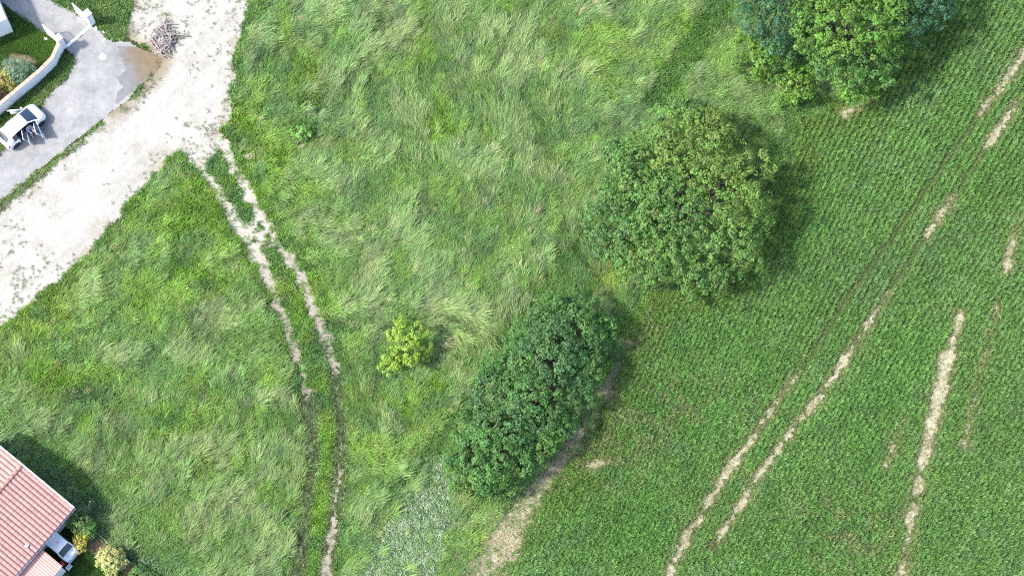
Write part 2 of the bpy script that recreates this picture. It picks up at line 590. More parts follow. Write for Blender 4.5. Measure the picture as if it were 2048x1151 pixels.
sheet('dirt_road', sand_field, 0.008, 0.14, M['sand'], (NX0, -14, -4, NY1), tint=sand_tint)
sheet('paved_lane', lane_field, 0.014, 0.14, M['asphalt'], (NX0, -24, 4, 30))
sheet('wheel_track', lambda x, y: rut_field(x, y) + 0.05, 0.006, 0.09, M['rut_sand'], (-26, -12, -26, 13), tint=rut_tint)
sheet('bare_soil_strip', lambda x, y: line_field(x, y) + 0.07, 0.008, 0.10, M['straw_soil'], (0, 46, -28, 30))
sheet('dry_field_margin', lambda x, y: strip_field(x, y) + 0.12, 0.010, 0.12, M['straw_soil'], (-6, 12, -26, -2))
sheet('garden_lawn', lambda x, y: poly_sd(x, y, GARDEN), 0.012, 0.2, M['thatch'], (-46, -30, 8, 28))
sheet('planting_bed', lambda x, y: poly_sd(x, y, BED), 0.018, 0.12, M['mud'], (-46, -34, 8, 26))
sheet('house_yard', lambda x, y: poly_sd(x, y, YARD), 0.004, 0.2, M['thatch'], (-46, -24, -30, -14))
BED2 = G2([(170, 1062), (190, 1066), (228, 1098), (215, 1108), (190, 1112), (172, 1092)])
BED3 = G2([(240, 1120), (262, 1122), (282, 1148), (250, 1150), (236, 1140)])
sheet('shrub_bed', lambda x, y: np.minimum(poly_sd(x, y, BED2), poly_sd(x, y, BED3)), 0.012, 0.08, M['mud'], (-40, -26, -26, -16))

# shallow muddy puddle
mw, nt, out = new_mat('puddle_water')
b = N(nt, 'ShaderNodeBsdfPrincipled')
tc = N(nt, 'ShaderNodeTexCoord')
at = N(nt, 'ShaderNodeAttribute', attribute_name='tint')
n1 = noise_node(nt, 1.5, 6, 0.6, tc.outputs['Object'])
mx = N(nt, 'ShaderNodeMix', data_type='RGBA', blend_type='MULTIPLY')
mx.inputs[0].default_value = 1
r1 = ramp(nt, n1.outputs[0], [(0.3, (0.8, 0.8, 0.8)), (0.7, (1.05, 1.05, 1.05))])
nt.links.new(at.outputs['Color'], mx.inputs[6])
nt.links.new(r1.outputs[0], mx.inputs[7])
nt.links.new(mx.outputs[2], b.inputs['Base Color'])
b.inputs['Roughness'].default_value = 0.12
b.inputs['IOR'].default_value = 1.33
nt.links.new(b.outputs[0], out.inputs[0])
PA, PB = G(240, 150), G(312, 122)


def puddle_tint(x, y):
    t = ((x - PA.x) * (PB.x - PA.x) + (y - PA.y) * (PB.y - PA.y)) / ((PB.x - PA.x) ** 2 + (PB.y - PA.y) ** 2)
    t = sstep(0.1, 0.75, t + 0.5 * (fbm(x, y, 0.9, 71) - 0.5))
    a, c = np.array([0.17, 0.17, 0.17]), np.array([0.165, 0.125, 0.075])
    return a + (c - a) * t[:, None]


sheet('puddle', lambda x, y: poly_sd(x, y, PUDDLE) + 0.45 * (fbm(x, y, 0.5, 73) - 0.5), 0.022, 0.07, mw, (-33, -26, 12, 20), tint=puddle_tint)

# ------------------------------------------------------------------ grasses (uncountable: stuff)
proto_cols = {}


def blade_tuft(n, length, width, lean, spread, seed, arch=0.6, base=0.11):
    """a tuft of bent blades leaning towards +X"""
    r = np.random.default_rng(seed)
    V, F, C = [], [], []
    root = base
    for i in range(n):
        L = length * r.uniform(0.65, 1.15)
        w = width * r.uniform(0.7, 1.2)
        a = r.normal(0, 1) * spread
        bx, by = r.normal(0, root, 2)
        tilt0 = r.uniform(0.05, 0.35) + lean * 0.35
        tilt1 = min(1.75, tilt0 + arch * r.uniform(0.6, 1.3) + lean * 0.9)
        p = np.array([bx, by, 0.0])
        d2 = np.array([math.cos(a), math.sin(a)])
        s2 = np.array([-d2[1], d2[0]])
        tw = r.uniform(-0.5, 0.5)
        segs = 3
        base = len(V)
        for k in range(segs + 1):
            t = k / segs
            ww = w * (1 - 0.85 * t * t) * (0.6 if k == 0 else 1)
            side = np.array([s2[0] * math.cos(tw), s2[1] * math.cos(tw), math.sin(tw)]) * ww * 0.5
            V.append(p - side)
            V.append(p + side)
            th = tilt0 + (tilt1 - tilt0) * t
            step = L / segs
            p = p + np.array([d2[0] * math.sin(th), d2[1] * math.sin(th), math.cos(th)]) * step
        v = r.uniform(0.6, 1.3)
        for k in range(segs):
            F.append([base + 2 * k, base + 2 * k + 1, base + 2 * k + 3, base + 2 * k + 2])
            C.append([v, v, v * r.uniform(0.85, 1.0)])
    V = np.array(V)
    V[:, 2] = np.maximum(V[:, 2], 0.02)
    me = np_mesh('tuft', V, np.array(F))
    face_color(me, np.array(C), 'var')
    me.materials.append(M['grass'])
    return me


def leafy_tuft(n, rad, height, size, seed):
    """a broad-leaved weed clump"""
    r = np.random.default_rng(seed)
    V, F, C = [], [], []
    for i in range(n):
        a = r.uniform(0, 2 * math.pi)
        q = rad * math.sqrt(r.uniform(0, 1))
        c = np.array([q * math.cos(a), q * math.sin(a), height * r.uniform(0.3, 1.0) * (1 - 0.4 * q / rad)])
        nrm = np.array([math.cos(a) * 0.5, math.sin(a) * 0.5, 1.0]) + r.normal(0, 0.35, 3)
        nrm /= np.linalg.norm(nrm)
        u = np.cross(nrm, r.normal(0, 1, 3))
        u /= np.linalg.norm(u)
        w = np.cross(nrm, u)
        s = size * r.uniform(0.6, 1.2)
        b = len(V)
        V += [c - u * s, c + w * s * 0.5, c + u * s, c - w * s * 0.5]
        F.append([b, b + 1, b + 2, b + 3])
        v = r.uniform(0.75, 1.2)
        C.append([v, v, v])
    me = np_mesh('weed', np.array(V), np.array(F))
    face_color(me, np.array(C), 'var')
    me.materials.append(M['grass'])
    return me


def proto_set(key, meshes):
    c = bpy.data.collections.new('kit_' + key)
    for i, me in enumerate(meshes):
        o = bpy.data.objects.new('%s_%02d' % (key, i), me)
        c.objects.link(o)
    proto_cols[key] = (c, len(meshes))


proto_set('lodged', [blade_tuft(20, 0.74, 0.028, 0.95, 0.30, 100 + i, 0.5) for i in range(7)])
proto_set('short', [blade_tuft(16, 0.34, 0.040, 0.25, 2.5, 120 + i, 0.7) for i in range(3)] + [leafy_tuft(26, 0.22, 0.20, 0.06, 130 + i) for i in range(3)])
proto_set('mid', [blade_tuft(18, 0.50, 0.028, 0.60, 0.6, 140 + i, 0.6) for i in range(7)])
proto_set('crop', [blade_tuft(15, 0.38, 0.033, 0.10, 1.8, 160 + i, 0.6, base=0.06) for i in range(12)])
proto_set('lawn', [blade_tuft(18, 0.12, 0.03, 0.2, 2.5, 180 + i, 0.6) for i in range(3)])
proto_set('weed', [leafy_tuft(34, 0.26, 0.32, 0.075, 190 + i) for i in range(4)])
proto_set('straw', [blade_tuft(10, 0.40, 0.03, 1.1, 1.8, 200 + i, 0.5) for i in range(4)])


def scatter(name, key, P, rotz, scl, tint, label, cat=None, tiltx=None):
    n = len(P)
    c, k = proto_cols[key]
    me = bpy.data.meshes.new(name)
    me.vertices.add(n)
    me.vertices.foreach_set('co', np.ascontiguousarray(P, np.float32).ravel())
    rot = np.zeros((n, 3), np.float32)
    rot[:, 2] = rotz
    if tiltx is not None:
        rot[:, 0] = tiltx
    a = me.attributes.new('rot', 'FLOAT_VECTOR', 'POINT')
    a.data.foreach_set('vector', rot.ravel())
    a = me.attributes.new('scl', 'FLOAT', 'POINT')
    a.data.foreach_set('value', np.ascontiguousarray(scl, np.float32))
    a = me.attributes.new('pid', 'INT', 'POINT')
    a.data.foreach_set('value', rng.integers(0, k, n).astype(np.int32))
    vert_color(me, tint)
    o = link(name, me, M['grass'])
    g = bpy.data.node_groups.new('scatter_' + name, 'GeometryNodeTree')
    g.interface.new_socket('Geometry', in_out='INPUT', socket_type='NodeSocketGeometry')
    g.interface.new_socket('Geometry', in_out='OUTPUT', socket_type='NodeSocketGeometry')
    gi = g.nodes.new('NodeGroupInput')
    go = g.nodes.new('NodeGroupOutput')
    ci = g.nodes.new('GeometryNodeCollectionInfo')
    ci.inputs[0].default_value = c
    ci.inputs['Separate Children'].default_value = True
    ci.inputs['Reset Children'].default_value = True
    ip = g.nodes.new('GeometryNodeInstanceOnPoints')
    ip.inputs['Pick Instance'].default_value = True

    def attr(nm, t):
        q = g.nodes.new('GeometryNodeInputNamedAttribute')
        q.data_type = t
        q.inputs[0].default_value = nm
        return q.outputs['Attribute']
    g.links.new(gi.outputs[0], ip.inputs['Points'])
    g.links.new(ci.outputs[0], ip.inputs['Instance'])
    g.links.new(attr('pid', 'INT'), ip.inputs['Instance Index'])
    g.links.new(attr('rot', 'FLOAT_VECTOR'), ip.inputs['Rotation'])
    g.links.new(attr('scl', 'FLOAT'), ip.inputs['Scale'])
    g.links.new(ip.outputs[0], go.inputs[0])
    md = o.modifiers.new('scatter', 'NODES')
    md.node_group = g
    tag(o, label, cat, kind='stuff')
    return o


def jgrid(x0, x1, y0, y1, step, jit=0.9):
    gx, gy = np.meshgrid(np.arange(x0, x1, step), np.arange(y0, y1, step))
    x = gx.ravel() + rng.uniform(-0.5, 0.5, gx.size) * step * jit
    y = gy.ravel() + rng.uniform(-0.5, 0.5, gx.size) * step * jit
    return x, y


def blobs(x, y, L):
    v = np.zeros_like(x)
    for px, py, r, w in L:
        c = G(px, py)
        q = r / 26.0
        v += w * np.exp(-((x - c.x) ** 2 + (y - c.y) ** 2) / (q * q))
    return v


LODGED = [(820, 130, 150, .5), (700, 60, 120, .4), (960, 230, 130, .5), (1060, 430, 110, .45), (900, 330, 90, .3), (640, 330, 90, .3), (720, 560, 100, .35),
          (880, 600, 120, .6), (960, 660, 90, .6), (900, 750, 90, .4), (430, 1020, 160, .55), (540, 900, 120, .4), (540, 680, 100, .45), (350, 640, 90, .3),
          (230, 660, 90, .25), (320, 460, 60, .2), (770, 470, 80, .3), (1160, 100, 70, .2), (1000, 60, 120, .3), (780, 900, 90, .25), (1400, 150, 60, .4), (1150, 390, 60, .3)]
BRIGHT = [(860, 240, 60, .7), (930, 290, 50, .8), (430, 400, 90, .6), (380, 520, 90, .6), (100, 640, 70, .8), (40, 700, 70, .7), (150, 770, 90, .7), (330, 560, 80, .5),
          (580, 170, 80, .6), (560, 320, 60, .5), (700, 650, 50, .6), (640, 500, 60, .5), (1340, 130, 60, .5), (1400, 60, 70, .5), (1180, 270, 60, .4), (1230, 60, 80, .3),
          (720, 800, 70, .4), (850, 810, 60, .4), (350, 880, 80, .5), (500, 830, 60, .5), (260, 420, 70, .5), (640, 880, 60, .6), (610, 620, 50, .6), (640, 1030, 50, .6),
          (1230, 550, 40, .9), (1330, 640, 60, .5), (1380, 720, 70, .3), (880, 400, 40, .5), (890, 460, 40, .5), (860, 110, 30, .3), (500, 230, 50, .4)]
DARK = [(520, 130, 80, .6), (640, 180, 70, .4), (560, 260, 60, .4), (690, 400, 60, .3), (1000, 380, 60, .3), (100, 830, 90, .3), (240, 760, 80, .3), (860, 450, 60, .3),
        (430, 330, 60, .1), (350, 650, 60, .3), (1260, 240, 80, .6), (1200, 480, 60, .5), (1360, 170, 35, .5), (1430, 60, 35, .5), (640, 770, 50, .15), (670, 800, 40, .15)]


def meadow_mask(x, y):
    """1 where the meadow grows"""
    m = (poly_sd(x, y, CROP) > 0)
    m &= sand_field(x, y) > 0.0
    m &= poly_sd(x, y, LANE) > 0.1
    m &= poly_sd(x, y, GARDEN) > 0.3
    m &= poly_sd(x, y, VERGE_A) > 0
    m &= poly_sd(x, y, VERGE_B) > 0
    m &= poly_sd(x, y, YARD) > 0
    m &= strip_field(x, y) > 0.0
    m &= poly_sd(x, y, NORTHWEST) > 0
    return m


def faint_track(x, y):
    d = np.full(np.shape(x), 1e9)
    for P, w in FAINT:
        d = np.minimum(d, line_d(x, y, P) - w)
    d = np.minimum(d, line_d(x, y, RUT_B) - 0.45)
    return sstep(0.35, -0.1, d + 0.5 * (fbm(x, y, 0.5, 81) - 0.5))


HOUSE_SAFE = None
C_PALE = np.array([0.250, 0.335, 0.120])
C_GREY = np.array([0.180, 0.300, 0.090])
C_MID = np.array([0.130, 0.264, 0.050])
C_BRIGHT = np.array([0.165, 0.325, 0.028])
C_YEL = np.array([0.220, 0.340, 0.045])
C_DARK = np.array([0.060, 0.135, 0.035])
C_BLUE = np.array([0.085, 0.205, 0.060])
C_STRAW = np.array([0.40, 0.34, 0.19])


def flow(x, y):
    """direction the long grass lies in"""
    a = 0.85 + 2.4 * (fbm(x, y, 9.0, 91, 2) - 0.5) + 2.3 * (fbm(x, y, 2.6, 92, 2) - 0.5)
    c = G(880, 720)
    dx, dy = x - c.x, y - c.y
    r = np.hypot(dx, dy)
    sw = np.arctan2(dy, dx) - math.pi / 2 - 0.15      # round the small tree, clockwise
    w = sstep(6.0, 3.2, r) * sstep(-0.5, 1.0, dx * 0.5 + dy)
    # blend the angles as vectors
    vx = np.cos(a) * (1 - w) + np.cos(sw) * w
    vy = np.sin(a) * (1 - w) + np.sin(sw) * w
    return np.arctan2(vy, vx)


def mixc(a, b, t):
    return a + (b - a) * (np.clip(t, 0, 1) * np.ones(len(a)))[:, None]


def meadow():
    x, y = jgrid(NX0, NX1, NY0, NY1, 0.175)
    ok = meadow_mask(x, y)
    x, y = x[ok], y[ok]
    rf = rut_field(x, y)
    u = rng.uniform(0, 1, len(x))
    ok = u < sstep(-0.42, 0.28, rf) + 0.06
    ft = faint_track(x, y)
    ok &= rng.uniform(0, 1, len(x)) > ft * 0.04
    ok &= (poly_sd(x, y, COVER) + 2.2 * (fbm(x, y, 0.9, 133) - 0.5) > -0.2) | (rng.uniform(0, 1, len(x)) < 0.06)
    ok &= line_d(x, y, HEDGE_LINE) > 2.2
    x, y, rf, ft = x[ok], y[ok], rf[ok], ft[ok]
    n = len(x)
    lod = 0.62 * blobs(x, y, LODGED) + 2.2 * (fbm(x, y, 1.8, 101, 4) - 0.49)
    bri = blobs(x, y, BRIGHT) + 1.5 * (fbm(x, y, 2.6, 102, 3) - 0.52)
    drk = blobs(x, y, DARK) + 1.5 * (fbm(x, y, 2.2, 103, 3) - 0.55)
    near = sstep(1.0, 0.15, rf)                         # along the ruts the grass stays short
    es = np.minimum(sand_field(x, y), 9)
    edge = sstep(1.3, 0.2, es)
    between = sstep(1.2, 0.4, line_d(x, y, G2([(440, 330), (520, 460), (590, 600), (630, 720), (650, 900), (640, 1000), (620, 1151)])))
    ditch = sstep(1.5, 0.6, line_d(x, y, G2([(1455, -10), (1310, 205)])) + 0.8 * (fbm(x, y, 0.9, 136) - 0.5))
    ditch = np.maximum(ditch, 0.7 * sstep(0.8, 0.2, line_d(x, y, G2([(1180, 455), (1030, 680), (940, 795), (860, 905), (780, 990)])) + 0.7 * (fbm(x, y, 0.9, 137) - 0.5)))      # mown strip beside the field
    fedge = sstep(2.2, 0.8, poly_sd(x, y, CROP)) * (y > -4)
    bushc = G(606, 268)
    clear = sstep(1.5, 0.7, np.hypot(x - bushc.x, y - bushc.y))
    short = np.clip(near + edge + between + ditch + fedge + clear + sstep(0.35, 0.8, bri - 0.6 * lod), 0, 1)
    kind_u = rng.uniform(0, 1, n)
    is_short = kind_u < 0.10 + 0.90 * short
    pl = sstep(0.0, 0.75, lod - 0.5 * bri) * (1 - short) * 0.92
    is_lod = (~is_short) & (rng.uniform(0, 1, n) < pl)
    is_mid = ~(is_short | is_lod)
    base = np.tile(C_MID, (n, 1))
    base = mixc(base, np.tile(C_BRIGHT, (n, 1)), sstep(-0.1, 0.5, bri))
    base = mixc(base, np.tile(C_YEL, (n, 1)), sstep(0.60, 0.78, fbm(x, y, 1.3, 104)) * 0.75)
    base = mixc(base, np.tile(C_YEL, (n, 1)), blobs(x, y, [(100, 620, 40, .8), (60, 655, 50, .7), (160, 570, 40, .6), (1215, 570, 26, 1.0), (1240, 540, 26, 1.0), (425, 640, 20, .6), (250, 560, 40, .4)]))
    base = mixc(base, np.tile(C_DARK, (n, 1)), sstep(0.15, 0.7, drk) * 0.85)
    base = mixc(base, np.tile(C_BLUE, (n, 1)), sstep(0.52, 0.68, fbm(x, y, 1.8, 105)) * 0.7)
    pale = mixc(np.tile(C_GREY, (n, 1)), np.tile(C_PALE, (n, 1)), sstep(0.35, 0.65, fbm(x, y, 1.5, 106)))
    tint = np.where(is_lod[:, None], mixc(base, pale, 0.40 + 0.42 * sstep(0.1, 0.9, lod)), mixc(base, pale, 0.18 * (1 - short)))
    dry = rng.uniform(0, 1, n) < 0.02 + 0.10 * sstep(0.56, 0.7, fbm(x, y, 1.6, 107))
    tint = np.where(dry[:, None], mixc(tint, np.tile(C_STRAW, (n, 1)), 0.55), tint)
    tint = mixc(tint, np.tile(np.array([0.22, 0.26, 0.14]), (n, 1)), ft * 0.6)
    tint = mixc(tint, np.tile(np.array([0.075, 0.19, 0.032]), (n, 1)), ditch * 0.75)
    st_ = np.clip(0.5 + 1.25 * (streak(x, y, flow(x, y), 109, 1.1, 0.29) - 0.5), 0, 1)
    tint = tint * np.where(is_lod, 0.62 + 0.66 * st_, 0.78 + 0.40 * st_)[:, None]
    tint = tint * rng.uniform(0.68, 1.25, (n, 1))
    hgt = 0.70 + 0.6 * fbm(x, y, 0.6, 108)
    hgt = hgt * np.where(is_short, 1.0, 0.75 + 0.45 * st_)
    fl = flow(x, y)
    P = np.stack([x, y, np.zeros(n)], -1)
    for key, sel, nm, lab, cat in (
            ('lodged', is_lod, 'lodged_grass', 'long pale meadow grass blown flat in swirls', 'grass'),
            ('mid', is_mid, 'meadow_grass', 'knee high green meadow grass between the pale flattened patches', 'grass'),
            ('short', is_short, 'short_grass', 'short bright green grass and clover in the meadow', 'grass')):
        k = int(sel.sum())
        rz = fl[sel] + rng.normal(0, 0.22 if key == 'lodged' else 0.5, k)
        if key == 'short':
            rz = rng.uniform(0, 6.28, k)
        s = hgt[sel] * rng.uniform(0.8, 1.25, k)
        if key != 'short':
            s *= 1 - 0.55 * near[sel]
        s *= 1 - 0.45 * ft[sel]
        scatter(nm, key, P[sel], rz, s, tint[sel], lab, cat)


meadow()


def crop():
    # rows run along the tractor lines
    rs, ps = 0.38, 0.090
    nr, npl = int(120 / rs), int(130 / ps)
    ri, pi_ = np.meshgrid(np.arange(nr) - nr // 2, np.arange(npl) - npl // 2)
    p = pi_.ravel() * ps + rng.normal(0, 0.05, ri.size)
    q = ri.ravel() * rs
    a = R(63) + R(0.45) * np.clip(q, -32, 32)             # the rows fan out a little
    q = q + rng.normal(0, 0.042, ri.size) + 0.10 * (fbm(p, q, 1.3, 119) - 0.5) + 0.5 * np.sin(p * 0.06 + 0.6)
    x = 20 - math.sin(R(63)) * q + np.cos(a) * p
    y = math.cos(R(63)) * q + np.sin(a) * p
    ok = (x > -8) & (x < NX1) & (y > NY0) & (y < NY1)
    x, y, a = x[ok], y[ok], a[ok]
    cd = poly_sd(x, y, CROP)
    ok = cd < 0
    x, y, cd, a = x[ok], y[ok], cd[ok], a[ok]
    lf = line_field(x, y)
    sf = strip_field(x, y)
    keep = rng.uniform(0, 1, len(x)) < sstep(-0.50, 0.38, lf) * sstep(-0.5, 0.3, sf) + 0.06
    gap = fbm(x, y, 1.1, 111)
    keep &= rng.uniform(0, 1, len(x)) < 0.98 - 0.2 * sstep(0.6, 0.75, gap)
    x, y, cd, lf, sf, gap, a = x[keep], y[keep], cd[keep], lf[keep], sf[keep], gap[keep], a[keep]
    n = len(x)
    t = np.tile(np.array([0.178, 0.345, 0.090]), (n, 1))
    t = mixc(t, np.tile(np.array([0.215, 0.365, 0.150]), (n, 1)), sstep(0.45, 0.70, fbm(x, y, 0.9, 112)) * 0.6)
    t = mixc(t, np.tile(np.array([0.165, 0.350, 0.085]), (n, 1)), sstep(0.5, 0.7, fbm(x, y, 4.5, 113)))
    t = mixc(t, np.tile(np.array([0.130, 0.285, 0.085]), (n, 1)), sstep(0.54, 0.72, fbm(x, y, 1.6, 114)) * 0.5)
    t = t * (0.86 + 0.28 * fbm(x, y, 6.0, 138, 2))[:, None]
    e = sstep(3.5, 0.3, -cd + 2.5 * (fbm(x, y, 1.5, 115) - 0.5))
    t = mixc(t, np.tile(np.array([0.165, 0.280, 0.050]), (n, 1)), e * 0.7)
    br = blobs(x, y, [(1720, 1100, 110, .5), (1640, 1050, 60, .3), (1370, 800, 70, .5), (1260, 860, 70, .5), (1200, 920, 60, .6), (1540, 840, 60, .2), (1400, 1000, 50, .2), (1300, 640, 50, .4)])
    t = mixc(t, np.tile(np.array([0.26, 0.30, 0.13]), (n, 1)), (br * 1.3 + 0.04) * sstep(0.45, 0.62, fbm(x, y, 0.8, 116)))
    t = mixc(t, np.tile(np.array([0.30, 0.32, 0.13]), (n, 1)), sstep(0.55, -0.1, lf) * 0.8)
    fl_ = sstep(0.30, 0.0, np.minimum(line_d(x, y, FAINT_A), line_d(x, y, FAINT_B)) - 0.12 + 0.5 * (fbm(x, y, 0.6, 118) - 0.5))
    t = mixc(t, np.tile(np.array([0.20, 0.27, 0.085]), (n, 1)), fl_ * 0.75)
    t = t * rng.uniform(0.76, 1.24, (n, 1))
    s = (1 - 0.4 * fl_) * (0.90 + 0.4 * fbm(x, y, 1.4, 117)) * rng.uniform(0.75, 1.25, n) * (0.55 + 0.45 * sstep(-0.1, 0.35, lf))
    rz = a + rng.normal(0, 1.2, n)
    scatter('crop_plants', 'crop', np.stack([x, y, np.zeros(n)], -1), rz, s, t, 'green cereal crop growing in rows on the right half', 'crop')


crop()


def region_grass(name, key, P, step, tint, label, cat='grass', cond=None, smul=1.0, var=0.2, prob=1.0, flowdir=None):
    x0, y0 = P.min(0) - 0.3
    x1, y1 = P.max(0) + 0.3
    x, y = jgrid(max(x0, NX0), min(x1, NX1), max(y0, NY0), min(y1, NY1), step)
    ok = poly_sd(x, y, P) + 0.6 * (fbm(x, y, 0.6, 121) - 0.5) < 0
    if cond is not None:
        ok &= cond(x, y)
    ok &= rng.uniform(0, 1, len(x)) < prob
    x, y = x[ok], y[ok]
    n = len(x)
    c = np.array(tint)
    t = c[0] + (c[1] - c[0]) * sstep(0.3, 0.7, fbm(x, y, 1.2, 122))[:, None]
    t = t * rng.uniform(1 - var, 1 + var, (n, 1))
    rz = rng.uniform(0, 6.28, n) if flowdir is None else flowdir + rng.normal(0, 0.5, n)
    scatter(name, key, np.stack([x, y, np.zeros(n)], -1), rz, smul * rng.uniform(0.7, 1.3, n), t, label, cat)


region_grass('lawn_grass', 'lawn', GARDEN, 0.10, [(0.06, 0.15, 0.02), (0.09, 0.20, 0.025)], 'short mown dark green lawn inside the garden wall', 'lawn',
             cond=lambda x, y: poly_sd(x, y, BED) > 0)
region_grass('verge_grass', 'short', VERGE_A, 0.15, [(0.09, 0.19, 0.035), (0.16, 0.24, 0.06)], 'green grass verge between the white wall and the lane', 'grass', smul=0.8)
region_grass('gateside_grass', 'short', VERGE_B, 0.16, [(0.10, 0.21, 0.05), (0.15, 0.25, 0.06)], 'green grass beside the open gate at the top left', 'grass')
region_grass('median_grass', 'short', MEDIAN, 0.17, [(0.11, 0.20, 0.04), (0.18, 0.24, 0.08)], 'narrow grass strip between the paved lane and the dirt road', 'grass',
             cond=lambda x, y: fbm(x, y, 1.5, 131) > 0.40, smul=0.8)
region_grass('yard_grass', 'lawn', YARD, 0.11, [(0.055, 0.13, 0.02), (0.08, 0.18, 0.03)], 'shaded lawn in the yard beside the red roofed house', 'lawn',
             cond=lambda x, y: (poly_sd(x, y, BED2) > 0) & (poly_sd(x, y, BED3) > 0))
def groundcover():
    x, y = jgrid(-16, -2, -28, -10, 0.16)
    d = poly_sd(x, y, COVER) + 2.2 * (fbm(x, y, 0.9, 133) - 0.5)
    ok = rng.uniform(0, 1, len(x)) < sstep(0.5, -0.6, d)
    x, y = x[ok], y[ok]
    n = len(x)
    t = mixc(np.tile(np.array([0.11, 0.22, 0.07]), (n, 1)), np.tile(np.array([0.19, 0.31, 0.12]), (n, 1)), sstep(0.35, 0.65, fbm(x, y, 0.8, 134)))
    w = rng.uniform(0, 1, n) < 0.32 + 0.4 * sstep(0.42, 0.66, fbm(x, y, 1.6, 135))
    t = np.where(w[:, None], mixc(t, np.tile(np.array([0.33, 0.42, 0.24]), (n, 1)), rng.uniform(0.4, 1.0, n)), t)
    t = t * rng.uniform(0.7, 1.2, (n, 1))
    scatter('flowering_groundcover', 'weed', np.stack([x, y, np.zeros(n)], -1), rng.uniform(0, 6.28, n), rng.uniform(0.5, 0.95, n), t,
            'low ground cover speckled with whitish flowers below the hedge', 'ground cover')


groundcover()


WEEDS = G2([(-60, 850), (0, 872), (70, 905), (130, 950), (190, 1010), (240, 1062), (300, 1110), (360, 1180), (330, 1180), (280, 1140), (235, 1100), (195, 1062), (165, 1030), (120, 995), (60, 950), (0, 905), (-60, 860)])
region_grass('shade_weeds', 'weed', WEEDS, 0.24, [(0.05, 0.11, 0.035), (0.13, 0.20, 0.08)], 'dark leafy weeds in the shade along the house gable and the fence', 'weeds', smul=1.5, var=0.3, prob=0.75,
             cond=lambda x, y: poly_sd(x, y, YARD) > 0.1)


def strip_straw():
    x, y = jgrid(-6, 12, -26, -2, 0.22)
    f = strip_field(x, y)
    ok = (f < 0.8) & (rng.uniform(0, 1, len(x)) < 0.9 - 0.5 * sstep(0, 0.8, f))
    x, y, f = x[ok], y[ok], f[ok]
    n = len(x)
    g = sstep(0.45, 0.62, fbm(x, y, 1.0, 141))
    t = mixc(np.tile(np.array([0.44, 0.39, 0.24]), (n, 1)), np.tile(np.array([0.15, 0.22, 0.06]), (n, 1)), g * 0.9)
    t *= rng.uniform(0.75, 1.2, (n, 1))
    scatter('straw_stubble', 'straw', np.stack([x, y, np.zeros(n)], -1), rng.uniform(0, 6.28, n), rng.uniform(0.6, 1.2, n), t,
            'dry straw coloured grass along the edge of the crop', 'dry grass')
    # straw in the tractor lines
    x, y = jgrid(0, 46, -28, 30, 0.18)
    f = line_field(x, y)
    ok = rng.uniform(0, 1, len(x)) < 0.85 * sstep(0.55, 0.0, f) * (1 - 0.45 * sstep(0, -0.35, f))
    x, y, f = x[ok], y[ok], f[ok]
    n = len(x)
    t = mixc(np.tile(np.array([0.42, 0.39, 0.23]), (n, 1)), np.tile(np.array([0.24, 0.30, 0.10]), (n, 1)), sstep(-0.15, 0.3, f) * rng.uniform(0.3, 1, n)) * rng.uniform(0.65, 1.15, (n, 1))
    scatter('flattened_straw', 'straw', np.stack([x, y, np.zeros(n)], -1), rng.uniform(0, 6.28, n), rng.uniform(0.4, 0.8, n), t,
            'flattened yellow stalks in the tractor lines of the crop', 'dry grass')


strip_straw()


def road_weeds():
    x, y = jgrid(NX0, -14, -4, NY1, 0.24)
    f = sand_field(x, y)
    e = -f
    p = 0.75 * sstep(1.5, 0.0, e) * sstep(0.45, 0.62, fbm(x, y, 0.8, 151))
    p = p + blobs(x, y, [(20, 570, 55, .5), (5, 590, 50, .4), (320, 10, 90, .28), (420, 40, 90, .25), (450, 90, 60, .25), (400, 285, 45, .35), (340, 270, 12, .5), (440, 245, 25, .5),
                         (410, 270, 30, .4), (270, 20, 45, .6), (255, 60, 30, .6), (20, 460, 22, .5), (350, 60, 14, .9), (362, 55, 10, .9), (215, 365, 8, .5), (60, 540, 40, .3)]) * sstep(0.45, 0.62, fbm(x, y, 0.7, 152))
    p = p + 0.004
    ok = (f < 0.05) & (poly_sd(x, y, LANE) > 0.1) & (rng.uniform(0, 1, len(x)) < p)
    x, y = x[ok], y[ok]
    n = len(x)
    t = mixc(np.tile(np.array([0.15, 0.23, 0.07]), (n, 1)), np.tile(np.array([0.32, 0.31, 0.20]), (n, 1)), rng.uniform(0, 1, n)) * rng.uniform(0.7, 1.1, (n, 1))
    scatter('road_weeds', 'short', np.stack([x, y, np.zeros(n)], -1), rng.uniform(0, 6.28, n), rng.uniform(0.3, 0.75, n), t,
            'small weeds scattered over the pale dirt road', 'weeds')


road_weeds()

